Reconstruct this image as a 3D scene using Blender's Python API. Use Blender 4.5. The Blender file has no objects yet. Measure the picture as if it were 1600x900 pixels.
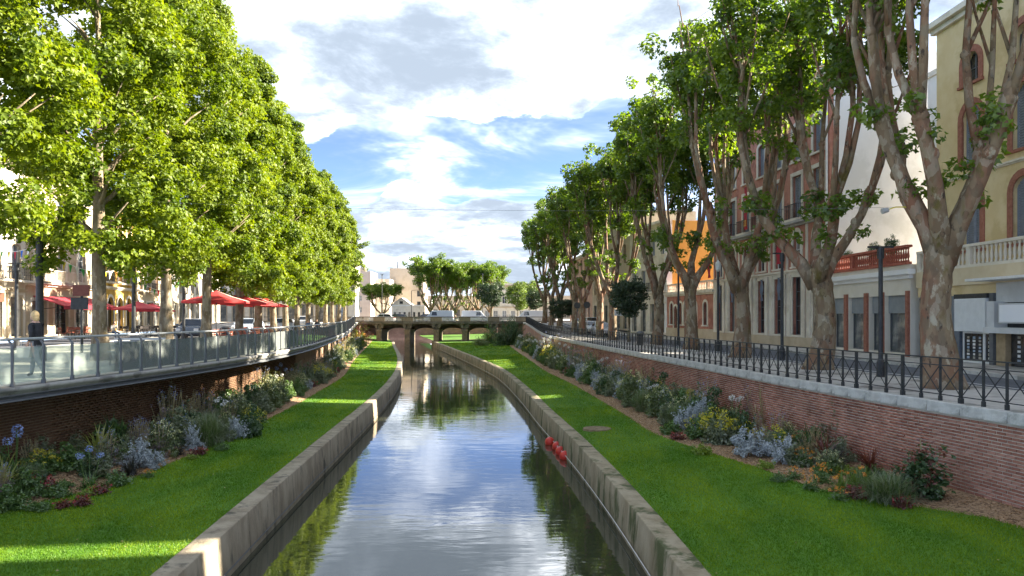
import bpy, math, random
import numpy as np
from mathutils import Vector, Matrix
R = math.radians
scene = bpy.context.scene
col = scene.collection

# ---------------------------------------------------------------- camera
EYE = 5.2                       # eye height above the water
cam_d = bpy.data.cameras.new('camera'); cam = bpy.data.objects.new('camera', cam_d); col.objects.link(cam)
cam.location = (0, 0, EYE); cam.rotation_euler = (R(90), 0, 0)
cam_d.sensor_width = 36; cam_d.lens = 1150/1600*36; cam_d.shift_y = 44/1600
cam_d.clip_start = 0.1; cam_d.clip_end = 4000
scene.camera = cam

# ---------------------------------------------------------------- world, sun, exposure
SUN_EL = 25.5; SUN_AZ = math.degrees(math.atan2(0.977, 0.215))      # azimuth from +Y towards +X
world = bpy.data.worlds.new('World'); scene.world = world; world.use_nodes = True
wt = world.node_tree; wt.nodes.clear()
def wn(t, **k):
    n = wt.nodes.new(t)
    for a, b in k.items(): setattr(n, a, b)
    return n
WL = wt.links.new
def wmath(op, a, b=None, c=None, clamp=False):
    n = wn('ShaderNodeMath', operation=op); n.use_clamp = clamp
    for i, v in enumerate((a, b, c)):
        if v is None: continue
        if isinstance(v, (int, float)): n.inputs[i].default_value = v
        else: WL(v, n.inputs[i])
    return n.outputs[0]
def wmap(v, a, b, c, d, smooth=True):
    n = wn('ShaderNodeMapRange', interpolation_type='SMOOTHSTEP' if smooth else 'LINEAR')
    WL(v, n.inputs[0])
    for i, x in enumerate((a, b, c, d)): n.inputs[i+1].default_value = x
    return n.outputs[0]
sky = wn('ShaderNodeTexSky', sky_type='NISHITA'); sky.sun_disc = False
sky.sun_elevation = R(SUN_EL); sky.sun_rotation = R(SUN_AZ); sky.air_density = 0.2; sky.dust_density = 0.05; sky.ozone_density = 1.2
bg_sky = wn('ShaderNodeBackground'); WL(sky.outputs[0], bg_sky.inputs[0]); bg_sky.inputs[1].default_value = 0.05
tc = wn('ShaderNodeTexCoord'); D = tc.outputs['Generated']
sep = wn('ShaderNodeSeparateXYZ'); WL(D, sep.inputs[0]); zz = sep.outputs[2]
den = wmath('ADD', wmath('ABSOLUTE', zz), 0.22)
pd = wn('ShaderNodeVectorMath', operation='DIVIDE'); WL(D, pd.inputs[0])
cmb = wn('ShaderNodeCombineXYZ'); [WL(den, cmb.inputs[i]) for i in range(3)]; WL(cmb.outputs[0], pd.inputs[1])
def wnoise(scale, detail, rough, dist=0.0, off=(0, 0, 0), stretch=(1, 1, 1)):
    m = wn('ShaderNodeMapping'); WL(pd.outputs[0], m.inputs[0]); m.inputs[1].default_value = off; m.inputs[3].default_value = stretch
    n = wn('ShaderNodeTexNoise'); WL(m.outputs[0], n.inputs['Vector'])
    n.inputs['Scale'].default_value = scale; n.inputs['Detail'].default_value = detail
    n.inputs['Roughness'].default_value = rough; n.inputs['Distortion'].default_value = dist
    return n.outputs[0]
n1 = wnoise(2.0, 10, 0.60, 0.15, (3.1, 0.4, 0.0), (1, 1, 1.5))
n2 = wnoise(1.9, 8, 0.58, 0.15, (3.1, 0.4, 0.09), (1, 1, 1.5))
n4 = wnoise(1.1, 5, 0.55, 0.1, (8.7, 2.2, 1.3), (1, 1, 1.2))
n3 = wnoise(2.2, 5, 0.6, 0.6, (9.7, 1.2, 4.3), (0.7, 1, 3.2))
bias = None
# cloud banks and clear gaps of this particular sky, as directions (tan azimuth, tan elevation, angular radius, weight)
BLOBS = [(-0.19, 0.30, 0.13, .20), (-0.33, 0.33, 0.12, .16), (-0.05, 0.42, 0.16, .22), (-0.36, 0.42, 0.14, .16), (0.12, 0.36, 0.15, .20), (0.24, 0.42, .14, .18),
         (-0.19, 0.095, 0.085, .30), (-0.09, 0.11, 0.07, .30), (-0.02, 0.065, 0.08, .30), (-0.28, 0.06, .07, .25), (0.05, 0.10, 0.085, .30), (.14, .08, .09, .25), (-0.38, .24, .06, .16),
         (-0.15, 0.20, 0.075, -.34), (-0.03, 0.205, 0.075, -.34), (0.09, 0.235, 0.08, -.36), (0.20, 0.24, .08, -.32), (-0.27, 0.19, 0.06, -.30), (-0.22, .21, .05, -.2), (0.02, .265, .022, .14)]
for (tx, tz, rad, w) in BLOBS:
    c = Vector((tx, 1, tz)).normalized()
    vd = wn('ShaderNodeVectorMath', operation='DOT_PRODUCT'); WL(D, vd.inputs[0]); vd.inputs[1].default_value = c
    b = wmap(vd.outputs['Value'], math.cos(rad*1.6), math.cos(rad*0.1), 0.0, w*1.05)
    bias = b if bias is None else wmath('ADD', bias, b)
cover = wmath('ADD', wmath('ADD', n1, bias), 0.035)
mask = wmap(cover, 0.475, 0.62, 0.0, 1.0)
veil = wmap(n3, 0.38, 0.72, 0.05, 0.66)                       # thin streaked high cloud
mask2 = wmath('MAXIMUM', mask, veil)
hz_ = wmap(zz, 0.0, 0.07, 0.45, 0.0)
mask3 = wmath('MAXIMUM', mask2, hz_, clamp=True)
thick = wmap(cover, 0.50, 0.66, 0.0, 1.0)                    # the deep parts of a cloud are grey below
lit = wmap(wmath('SUBTRACT', n2, n1), -0.10, 0.10, 0.0, 1.0) # tops lean to the light
shade = wmath('MULTIPLY', wmap(n4, 0.38, 0.58, 0.0, 1.0), wmath('MULTIPLY', thick, wmath('ADD', 0.35, wmath('MULTIPLY', lit, 0.65))))
n5 = wnoise(2.6, 9, 0.62, 0.2, (1.3, 7.9, 2.2), (1, 1, 1.8))
shade = wmath('MAXIMUM', shade, wmath('MULTIPLY', wmap(n5, 0.28, 0.62, 0.22, 1.0), wmap(cover, 0.50, 0.60, 0.6, 1.0)))
shade = wmath('MAXIMUM', shade, wmath('MULTIPLY', wmap(mask3, 0.0, 0.85, 0.90, 0.0), 1.0))
cc = wn('ShaderNodeMix', data_type='RGBA'); WL(shade, cc.inputs[0])
cc.inputs[6].default_value = (1.0, 0.985, 0.96, 1); cc.inputs[7].default_value = (0.84, 1.0, 1.22, 1)
bg_c = wn('ShaderNodeBackground'); WL(cc.outputs[2], bg_c.inputs[0]); WL(wmath('MULTIPLY', 0.62, wmath('POWER', 0.085, shade)), bg_c.inputs[1])
mx = wn('ShaderNodeMixShader'); WL(mask3, mx.inputs[0]); WL(bg_sky.outputs[0], mx.inputs[1]); WL(bg_c.outputs[0], mx.inputs[2])
wo = wn('ShaderNodeOutputWorld'); WL(mx.outputs[0], wo.inputs[0])

sun_d = bpy.data.lights.new('sun', 'SUN'); sun = bpy.data.objects.new('sun', sun_d); col.objects.link(sun)
sun_d.energy = 2.0; sun_d.angle = R(0.5); sun_d.color = (1.0, 0.90, 0.74)
SV = Vector((0.977*math.cos(R(SUN_EL)), 0.215*math.cos(R(SUN_EL)), math.sin(R(SUN_EL))))
sun.rotation_euler = SV.to_track_quat('Z', 'Y').to_euler()
vs = scene.view_settings; vs.view_transform = 'Standard'; vs.look = 'None'; vs.gamma = 1; vs.use_curve_mapping = False
vs.exposure = 3.75
cy = scene.cycles; cy.use_denoising = True; cy.max_bounces = 7; cy.diffuse_bounces = 4; cy.transparent_max_bounces = 12
cy.glossy_bounces = 3; cy.transmission_bounces = 4; cy.caustics_reflective = False; cy.caustics_refractive = False; cy.sample_clamp_indirect = 6

# ---------------------------------------------------------------- materials
MATS = {}
def _nt(name):
    m = bpy.data.materials.new(name); m.use_nodes = True; nt = m.node_tree; nt.nodes.clear()
    out = nt.nodes.new('ShaderNodeOutputMaterial'); return m, nt, out
def c4(c): return (c[0], c[1], c[2], 1)
def pm(name, c1, c2=None, rough=0.75, scale=6.0, bump=0.0, bscale=None, metal=0.0, coord='Object', stretch=(1, 1, 1), c3=None, s3=1.0, spec=0.4, fac=(0.35, 0.65), f3=(0.5, 0.62), detail=6):
    """principled with two-tone noise, an optional third stain colour with a shape of its own, and bump"""
    if name in MATS: return MATS[name]
    m, nt, out = _nt(name); L = nt.links.new
    b = nt.nodes.new('ShaderNodeBsdfPrincipled'); b.inputs['Roughness'].default_value = rough; b.inputs['Metallic'].default_value = metal
    b.inputs['Specular IOR Level'].default_value = spec
    L(b.outputs[0], out.inputs[0])
    t = nt.nodes.new('ShaderNodeTexCoord'); mp = nt.nodes.new('ShaderNodeMapping'); L(t.outputs[coord], mp.inputs[0]); mp.inputs[3].default_value = stretch
    def noi(s, d=detail):
        n = nt.nodes.new('ShaderNodeTexNoise'); L(mp.outputs[0], n.inputs['Vector']); n.inputs['Scale'].default_value = s; n.inputs['Detail'].default_value = d; n.inputs['Roughness'].default_value = .62
        return n.outputs[0]
    def mr(v, a, bb):
        n = nt.nodes.new('ShaderNodeMapRange'); n.interpolation_type = 'SMOOTHSTEP'; L(v, n.inputs[0]); n.inputs[1].default_value = a; n.inputs[2].default_value = bb; return n.outputs[0]
    if c2 is None: b.inputs['Base Color'].default_value = c4(c1)
    else:
        mxn = nt.nodes.new('ShaderNodeMix'); mxn.data_type = 'RGBA'; L(mr(noi(scale), *fac), mxn.inputs[0])
        mxn.inputs[6].default_value = c4(c1); mxn.inputs[7].default_value = c4(c2); o = mxn.outputs[2]
        if c3 is not None:
            m2 = nt.nodes.new('ShaderNodeMix'); m2.data_type = 'RGBA'; L(mr(noi(s3), *f3), m2.inputs[0]); L(o, m2.inputs[6]); m2.inputs[7].default_value = c4(c3); o = m2.outputs[2]
        L(o, b.inputs['Base Color'])
    if bump:
        bp = nt.nodes.new('ShaderNodeBump'); bp.inputs['Strength'].default_value = bump; bp.inputs['Distance'].default_value = 0.03
        L(noi(bscale or scale*4), bp.inputs['Height']); L(bp.outputs[0], b.inputs['Normal'])
    MATS[name] = m; return m
def lm(name, c1, c2, trans=0.35, tcol=None, rough=0.5, gloss=0.06, patch=None):
    """leaf: each leaf (mesh island) takes its own tone; some light comes through"""
    if name in MATS: return MATS[name]
    m, nt, out = _nt(name); L = nt.links.new
    g = nt.nodes.new('ShaderNodeNewGeometry'); mxn = nt.nodes.new('ShaderNodeMix'); mxn.data_type = 'RGBA'; L(g.outputs['Random Per Island'], mxn.inputs[0])
    mxn.inputs[6].default_value = c4(c1); mxn.inputs[7].default_value = c4(c2)
    if patch:                                   # broad patches of lighter / yellower and deeper growth: (scale, colour a, colour b, stretch)
        tcn = nt.nodes.new('ShaderNodeTexCoord'); mpn = nt.nodes.new('ShaderNodeMapping'); L(tcn.outputs['Object'], mpn.inputs[0]); mpn.inputs[3].default_value = patch[3]
        nn = nt.nodes.new('ShaderNodeTexNoise'); L(mpn.outputs[0], nn.inputs['Vector']); nn.inputs['Scale'].default_value = patch[0]; nn.inputs['Detail'].default_value = 4
        rr_ = nt.nodes.new('ShaderNodeMapRange'); L(nn.outputs[0], rr_.inputs[0]); rr_.inputs[1].default_value = .36; rr_.inputs[2].default_value = .64
        tn = nt.nodes.new('ShaderNodeMix'); tn.data_type = 'RGBA'; L(rr_.outputs[0], tn.inputs[0]); tn.inputs[6].default_value = c4(patch[1]); tn.inputs[7].default_value = c4(patch[2])
        m0 = mxn; mxn = nt.nodes.new('ShaderNodeMix'); mxn.data_type = 'RGBA'; mxn.blend_type = 'MULTIPLY'; mxn.inputs[0].default_value = 1; L(m0.outputs[2], mxn.inputs[6]); L(tn.outputs[2], mxn.inputs[7])
    d = nt.nodes.new('ShaderNodeBsdfDiffuse'); L(mxn.outputs[2], d.inputs[0])
    t = nt.nodes.new('ShaderNodeBsdfTranslucent')
    h = nt.nodes.new('ShaderNodeMix'); h.data_type = 'RGBA'; h.blend_type = 'MULTIPLY'; h.inputs[0].default_value = 1; L(mxn.outputs[2], h.inputs[6]); h.inputs[7].default_value = c4(tcol or (1.6, 1.5, 0.5))
    L(h.outputs[2], t.inputs[0])
    a = nt.nodes.new('ShaderNodeMixShader'); a.inputs[0].default_value = trans; L(d.outputs[0], a.inputs[1]); L(t.outputs[0], a.inputs[2])
    gl = nt.nodes.new('ShaderNodeBsdfGlossy'); gl.inputs['Roughness'].default_value = rough; gl.inputs[0].default_value = (1, 1, 1, 1)
    z = nt.nodes.new('ShaderNodeMixShader'); z.inputs[0].default_value = gloss; L(a.outputs[0], z.inputs[1]); L(gl.outputs[0], z.inputs[2]); L(z.outputs[0], out.inputs[0])
    MATS[name] = m; return m
def brickmat(name, c1, c2, mortar, sx=1.0):
    if name in MATS: return MATS[name]
    m, nt, out = _nt(name); L = nt.links.new
    b = nt.nodes.new('ShaderNodeBsdfPrincipled'); b.inputs['Roughness'].default_value = .85; L(b.outputs[0], out.inputs[0])
    uv = nt.nodes.new('ShaderNodeUVMap'); uv.uv_map = 'UVMap'
    k = nt.nodes.new('ShaderNodeTexBrick'); L(uv.outputs[0], k.inputs[0]); k.inputs['Color1'].default_value = c4(c1); k.inputs['Color2'].default_value = c4(c2); k.inputs['Mortar'].default_value = c4(mortar)
    k.inputs['Scale'].default_value = 1; k.inputs['Brick Width'].default_value = .232*sx; k.inputs['Row Height'].default_value = .069; k.inputs['Mortar Size'].default_value = .008
    n = nt.nodes.new('ShaderNodeTexNoise'); n.inputs['Scale'].default_value = .8; L(uv.outputs[0], n.inputs['Vector']); n.inputs['Detail'].default_value = 6
    mxn = nt.nodes.new('ShaderNodeMix'); mxn.data_type = 'RGBA'; mxn.blend_type = 'MULTIPLY'; mxn.inputs[0].default_value = .7; L(k.outputs[0], mxn.inputs[6])
    cr = nt.nodes.new('ShaderNodeMapRange'); L(n.outputs[0], cr.inputs[0]); cr.inputs[1].default_value = .3; cr.inputs[2].default_value = .7; cr.inputs[3].default_value = .55; cr.inputs[4].default_value = 1.25
    L(cr.outputs[0], mxn.inputs[7]); L(mxn.outputs[2], b.inputs[0])
    MATS[name] = m; return m
def glassmat(name, tint, fog, fogc, gl=.1):
    m, nt, out = _nt(name); L = nt.links.new
    t = nt.nodes.new('ShaderNodeBsdfTransparent'); t.inputs[0].default_value = c4(tint)
    d = nt.nodes.new('ShaderNodeBsdfDiffuse'); d.inputs[0].default_value = c4(fogc)
    a = nt.nodes.new('ShaderNodeMixShader'); a.inputs[0].default_value = fog; L(t.outputs[0], a.inputs[1]); L(d.outputs[0], a.inputs[2])
    g = nt.nodes.new('ShaderNodeBsdfGlossy'); g.inputs['Roughness'].default_value = .05
    f = nt.nodes.new('ShaderNodeFresnel'); f.inputs[0].default_value = 1.2
    z = nt.nodes.new('ShaderNodeMixShader'); L(f.outputs[0], z.inputs[0]); L(a.outputs[0], z.inputs[1]); L(g.outputs[0], z.inputs[2]); L(z.outputs[0], out.inputs[0])
    MATS[name] = m; return m

# ---------------------------------------------------------------- mesh helpers
def link(name, me, mat=None, parent=None, loc=None, rz=0.0):
    o = bpy.data.objects.new(name, me); col.objects.link(o)
    if me is not None and mat is not None and len(me.materials) == 0:
        for mm in (mat if isinstance(mat, (list, tuple)) else [mat]): me.materials.append(mm)
    if parent is not None: o.parent = parent
    if loc is not None: o.location = loc
    if rz: o.rotation_euler = (0, 0, rz)
    return o
def tag(o, label=None, cat=None, group=None, kind=None):
    if label: o['label'] = label
    if cat: o['category'] = cat
    if group: o['group'] = group
    if kind: o['kind'] = kind
    return o
def empty(name, loc=(0, 0, 0), rz=0.0, label=None, cat=None, group=None):
    o = bpy.data.objects.new(name, None); col.objects.link(o); o.location = loc; o.rotation_euler = (0, 0, rz); o.empty_display_size = .2
    return tag(o, label, cat, group)
def npmesh(name, V, F, smooth=False):
    """V (n,3), F (m,k) all faces of the same size k"""
    V = np.ascontiguousarray(V, dtype=np.float32); F = np.ascontiguousarray(F, dtype=np.int32); k = F.shape[1]
    me = bpy.data.meshes.new(name); me.vertices.add(len(V)); me.vertices.foreach_set('co', V.ravel())
    me.loops.add(F.size); me.loops.foreach_set('vertex_index', F.ravel())
    me.polygons.add(len(F)); me.polygons.foreach_set('loop_start', np.arange(0, F.size, k, dtype=np.int32))
    if smooth: me.polygons.foreach_set('use_smooth', np.ones(len(F), dtype=bool))
    me.update(calc_edges=True); return me
class MB:
    def __init__(s): s.v = []; s.f = []; s.m = []; s.mi = 0; s.sm = []; s.smooth = False
    def add(s, vs, fs):
        n = len(s.v); s.v += [tuple(p) for p in vs]; s.f += [tuple(i+n for i in f) for f in fs]; s.m += [s.mi]*len(fs); s.sm += [s.smooth]*len(fs); return s
    def box(s, x0, x1, y0, y1, z0, z1):
        return s.add([(x0, y0, z0), (x1, y0, z0), (x1, y1, z0), (x0, y1, z0), (x0, y0, z1), (x1, y0, z1), (x1, y1, z1), (x0, y1, z1)],
                     [(0, 3, 2, 1), (4, 5, 6, 7), (0, 1, 5, 4), (1, 2, 6, 5), (2, 3, 7, 6), (3, 0, 4, 7)])
    def bbox(s, x0, x1, y0, y1, z0, z1, b=.02):
        """box with chamfered top and vertical edges"""
        def ring(i, z): return [(x0+i, y0, z), (x1-i, y0, z), (x1, y0+i, z), (x1, y1-i, z), (x1-i, y1, z), (x0+i, y1, z), (x0, y1-i, z), (x0, y0+i, z)]
        def ring2(z): return [(x0+b*1.6, y0+b, z), (x1-b*1.6, y0+b, z), (x1-b, y0+b*1.6, z), (x1-b, y1-b*1.6, z), (x1-b*1.6, y1-b, z), (x0+b*1.6, y1-b, z), (x0+b, y1-b*1.6, z), (x0+b, y0+b*1.6, z)]
        vs = ring(b, z0)+ring(b, z1-b)+ring2(z1); fs = [tuple(range(7, -1, -1)), tuple(range(16, 24))]
        for k in (0, 8):
            for i in range(8): j = (i+1) % 8; fs.append((k+i, k+j, k+8+j, k+8+i))
        return s.add(vs, fs)
    def tube(s, pts, rad, n=8, caps=True, jit=0.0, rng=None, lob=None):
        pts = [Vector(p) for p in pts]; N = len(pts)
        if isinstance(rad, (int, float)): rad = [rad]*N
        t0 = (pts[1]-pts[0]).normalized(); up = Vector((0, 0, 1)) if abs(t0.z) < .9 else Vector((1, 0, 0)); nx = t0.cross(up).normalized()
        base = len(s.v); sm0 = s.smooth
        for i, p in enumerate(pts):
            t = (pts[min(i+1, N-1)]-pts[max(i-1, 0)]).normalized(); nx = (nx-t*nx.dot(t)).normalized(); ny = t.cross(nx)
            for k in range(n):
                a = 2*math.pi*k/n; r = rad[i]*(1+(rng.uniform(-jit, jit) if jit else 0)+((lob*math.sin(2*a+p.z*1.1+rad[0]*9)+lob*.7*math.sin(5*a-p.z*.9)+lob*.6*math.sin(3*a+p.z*2.3)) if lob else 0)); q = p+nx*(r*math.cos(a))+ny*(r*math.sin(a)); s.v.append((q.x, q.y, q.z))
        for i in range(N-1):
            for k in range(n):
                a = base+i*n+k; b = base+i*n+(k+1) % n; s.f.append((a, b, b+n, a+n)); s.m.append(s.mi); s.sm.append(s.smooth)
        if caps:
            s.f.append(tuple(base+k for k in range(n-1, -1, -1))); s.f.append(tuple(base+(N-1)*n+k for k in range(n))); s.m += [s.mi]*2; s.sm += [False]*2
        return s
    def cyl(s, x, y, z0, z1, r0, r1=None, n=10): return s.tube([(x, y, z0), (x, y, z1)], [r0, r0 if r1 is None else r1], n)
    def lathe(s, prof, n=10, c=(0, 0, 0)):
        b = len(s.v)
        for (r, z) in prof:
            for k in range(n): a = 2*math.pi*k/n; s.v.append((c[0]+r*math.cos(a), c[1]+r*math.sin(a), c[2]+z))
        for i in range(len(prof)-1):
            for k in range(n): s.f.append((b+i*n+k, b+i*n+(k+1) % n, b+(i+1)*n+(k+1) % n, b+(i+1)*n+k)); s.m.append(s.mi); s.sm.append(s.smooth)
        s.f.append(tuple(b+k for k in range(n-1, -1, -1))); s.f.append(tuple(b+(len(prof)-1)*n+k for k in range(n))); s.m += [s.mi]*2; s.sm += [False]*2
        return s
    def prism(s, poly, y0, y1):
        """poly of (x,z), extruded along y"""
        n = len(poly); vs = [(x, y0, z) for x, z in poly]+[(x, y1, z) for x, z in poly]
        fs = [tuple(range(n)), tuple(range(2*n-1, n-1, -1))]+[(i, i+n, (i+1) % n+n, (i+1) % n) for i in range(n)]
        return s.add(vs, fs)
    def sphere(s, c, r, nu=10, nv=7, sc=(1, 1, 1)):
        prof = []
        b = len(s.v)
        for j in range(1, nv):
            th = math.pi*j/nv
            for i in range(nu): a = 2*math.pi*i/nu; s.v.append((c[0]+r*sc[0]*math.sin(th)*math.cos(a), c[1]+r*sc[1]*math.sin(th)*math.sin(a), c[2]+r*sc[2]*math.cos(th)))
        top = len(s.v); s.v.append((c[0], c[1], c[2]+r*sc[2])); bot = len(s.v); s.v.append((c[0], c[1], c[2]-r*sc[2]))
        for j in range(nv-2):
            for i in range(nu): s.f.append((b+j*nu+i, b+(j+1)*nu+i, b+(j+1)*nu+(i+1) % nu, b+j*nu+(i+1) % nu)); s.m.append(s.mi); s.sm.append(s.smooth)
        for i in range(nu):
            s.f.append((top, b+i, b+(i+1) % nu)); s.f.append((bot, b+(nv-2)*nu+(i+1) % nu, b+(nv-2)*nu+i)); s.m += [s.mi]*2; s.sm += [s.smooth]*2
        return s
    def mesh(s, name):
        me = bpy.data.meshes.new(name); me.from_pydata(s.v, [], s.f)
        if any(s.m): me.polygons.foreach_set('material_index', s.m)
        if any(s.sm): me.polygons.foreach_set('use_smooth', s.sm)
        me.update(); return me
    def build(s, name, mat, parent=None, loc=None, rz=0.0): return link(name, s.mesh(name), mat, parent, loc, rz)
def children(o): return [c for c in bpy.data.objects if c.parent is o]
KIDS = {}
def copy_tree(o, loc, rz=0.0, sc=1.0, label=None, kids=None):
    c = o.copy(); col.objects.link(c); c.location = loc; c.rotation_euler = (0, 0, rz); c.scale = (sc, sc, sc) if isinstance(sc, (int, float)) else sc
    if label: c['label'] = label
    for ch in (KIDS.setdefault(o.name, list(o.children))):
        d = ch.copy(); col.objects.link(d); d.parent = c
        for g in KIDS.setdefault(ch.name, list(ch.children)):
            e = g.copy(); col.objects.link(e); e.parent = d
    return c
_o1 = 'first second third fourth fifth sixth seventh eighth ninth tenth eleventh twelfth thirteenth fourteenth fifteenth sixteenth seventeenth eighteenth nineteenth twentieth'.split()
_o2 = _o1+['twenty-'+w for w in _o1[:9]]+['thirtieth']+['thirty-'+w for w in _o1[:9]]+['fortieth']+['forty-'+w for w in _o1[:9]]
ORD = ['nearest']+[w+' nearest' for w in _o2[1:]]

# ---------------------------------------------------------------- the curving lines of the place: x as a function of y (y runs away from the viewer)
def curve(tab):
    Y = np.array([t[0] for t in tab], float); X = np.array([t[1] for t in tab], float)
    m = np.gradient(X, Y)
    def f(y):
        y = float(np.clip(y, Y[0], Y[-1])); i = int(np.clip(np.searchsorted(Y, y)-1, 0, len(Y)-2)); h = Y[i+1]-Y[i]; t = (y-Y[i])/h
        return float((2*t**3-3*t*t+1)*X[i]+(t**3-2*t*t+t)*h*m[i]+(-2*t**3+3*t*t)*X[i+1]+(t**3-t*t)*h*m[i+1])
    return f
xcl = curve([(-10, -4.6), (0, -5.2), (12.2, -5.95), (20.5, -6.45), (28.1, -6.85), (33.9, -7.15), (46.1, -8.0), (54.3, -8.8), (69.8, -10.9), (106, -17.2), (130, -21.5), (165, -30)])
xcr = curve([(-10, 3.35), (0, 3.35), (12.2, 3.28), (21.3, 2.86), (28.4, 2.3), (33, 1.88), (43.4, 1.05), (62, -1.0), (70, -2.4), (90, -6.2), (114, -10.9), (130, -14), (165, -21)])
xwr = curve([(-10, 13), (0, 12.4), (10, 11.3), (15.1, 10.5), (19.75, 9.6), (24, 8.95), (31.4, 8.15), (39, 7.27), (52.3, 5.9), (72, 4.2), (90, 3.3), (104, 2.7), (124, 1.8)])
xrl = curve([(-10, -14), (0, -13), (16.9, -11.8), (21.3, -11.37), (24, -11.15), (27.9, -10.98), (31.4, -11), (39.5, -11.55), (53.3, -13.4), (70, -16.2), (90, -19.8), (124, -26)])
xbl = curve([(-10, -12.4), (0, -12), (12, -11.5), (15.6, -10.8), (17.9, -9.9), (21.3, -9.6), (24.3, -9.6), (28.75, -9.75), (33, -10), (40.3, -10.6), (49, -11.4), (65.5, -14.2), (92, -18.4), (124, -23.5)])
xbr = curve([(-10, 12.2), (0, 11.5), (10, 10.9), (14.3, 9.97), (15.6, 9.4), (16.4, 8.1), (17.5, 7.4), (19.7, 6.8), (22.6, 5.9), (25.3, 5.15), (30.4, 4.75), (36, 4.35), (45.3, 3.6), (52.4, 2.8), (70, 1.6), (102, -0.4), (124, -1.6)])
xfr = curve([(-30, 20.5), (20, 19.9), (33, 19.6), (45, 19.2), (64, 17.6), (75, 15.8), (85, 13.6), (110, 10.6), (130, 9)])
def sstep(a, b, x): t = min(1, max(0, (x-a)/(b-a))); return t*t*(3-2*t)
def zr(y): return 3.2+1.0*sstep(78, 122, y)            # right street
def zl(y): return 3.55+0.65*sstep(75, 120, y)          # left promenade
WLX = 1.15                                             # left wall stands this far behind the railing line
ZCURB = 0.95
def zbed_l(x, y): e = xbl(y); w = xrl(y)-WLX; return 1.07+0.40*min(1, max(0, (e-x)/max(.3, e-w)))
def zbed_r(x, y): e = xbr(y); w = xwr(y); return 1.07+0.16*min(1, max(0, (x-e)/max(.3, w-e)))
def at(px, py, z):
    """point of the plane z that the photograph shows at pixel (px,py); for authoring positions on the ground"""
    Y = 1150*(EYE-z)/(py-494); return ((px-800)*Y/1150, Y)
# ================================================================ SETTING
M_asphalt = pm('asphalt', (.085, .092, .11), (.115, .122, .14), .9, 1.2, .3, 60)
M_pave = pm('paving', (.40, .38, .34), (.50, .47, .43), .85, 2.0, .15, 30, c3=(.22, .20, .18), s3=.6)
M_prom = pm('promenade_paving', (.50, .46, .40), (.60, .56, .48), .85, .9, .1, 30, c3=(.42, .39, .34), s3=.5)
M_conc = pm('canal_concrete', (.235, .19, .13), (.36, .305, .22), .9, 2.2, .5, 14, stretch=(1, 1, .35), c3=(.085, .075, .055), s3=2.6, f3=(.52, .72))
M_concR = pm('mossy_concrete', (.235, .19, .115), (.35, .295, .20), .9, 2.2, .5, 14, stretch=(1, 1, .4), c3=(.075, .085, .03), s3=1.6, f3=(.50, .64))
M_stone = pm('coping_stone', (.44, .42, .38), (.58, .56, .51), .85, 3.0, .35, 22, c3=(.28, .27, .24), s3=1.3)
M_mulch = pm('mulch_ground', (.27, .17, .09), (.42, .28, .16), .95, 9.0, .8, 40, c3=(.12, .07, .04), s3=14)
M_lawn = pm('lawn_soil', (.062, .155, .009), (.085, .195, .012), .95, .8, .3, 40)
M_mortar = pm('mortar', (.66, .58, .48), (.50, .43, .35), .95, 3.0)
M_brick = lm('brick_red', (.26, .10, .066), (.45, .22, .155), 0.0, rough=.9, gloss=.01, patch=(.8, (.72, .68, .66), (1.2, 1.15, 1.12), (1, 1, 1.6)))
M_brickB = pm('brick_single', (.22, .085, .05), (.34, .15, .095), .9, 5, .3, 60)
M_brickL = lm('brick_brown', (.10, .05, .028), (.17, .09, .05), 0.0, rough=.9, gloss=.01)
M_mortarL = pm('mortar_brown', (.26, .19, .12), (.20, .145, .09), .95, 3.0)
M_brickfar = brickmat('brick_far', (.33, .15, .10), (.42, .21, .15), (.42, .30, .24))
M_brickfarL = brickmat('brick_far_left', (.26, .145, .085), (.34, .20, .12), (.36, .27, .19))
M_iron = pm('dark_iron', (.022, .024, .026), (.04, .042, .044), .5, 8)
M_steel = pm('brushed_steel', (.42, .44, .45), (.5, .52, .53), .32, 8, metal=.9)
M_grey = pm('grey_paint', (.10, .105, .11), (.13, .135, .14), .5, 6)
M_rail = pm('rail_grey', (.40, .41, .41), (.48, .49, .49), .45, 5, metal=.4)
M_glassp = glassmat('railing_glass', (.90, .96, .92), .24, (.72, .80, .74))
M_fascia = pm('deck_edge', (.34, .32, .28), (.42, .40, .36), .8, 3, c3=(.2, .19, .17), s3=1.2)

def strip(name, fa, fb, fza, fzb, ys, mat, n=4, wob=0.0, kind='structure'):
    V = []; F = []
    for i, y in enumerate(ys):
        xa, xb = fa(y), fb(y)
        for j in range(n+1): t = j/n; V.append((xa+(xb-xa)*t, y, fza(y)+(fzb(y)-fza(y))*t))
    for i in range(len(ys)-1):
        for j in range(n): a = i*(n+1)+j; F.append((a, a+1, a+n+2, a+n+1))
    o = link(name, npmesh(name, np.array(V), np.array(F), True), mat); tag(o, kind=kind); return o
ys_all = list(np.concatenate([np.arange(-10, 60, 1.0), np.arange(60, 131, 2.0)]))
cst = lambda v: (lambda y: v)

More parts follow.
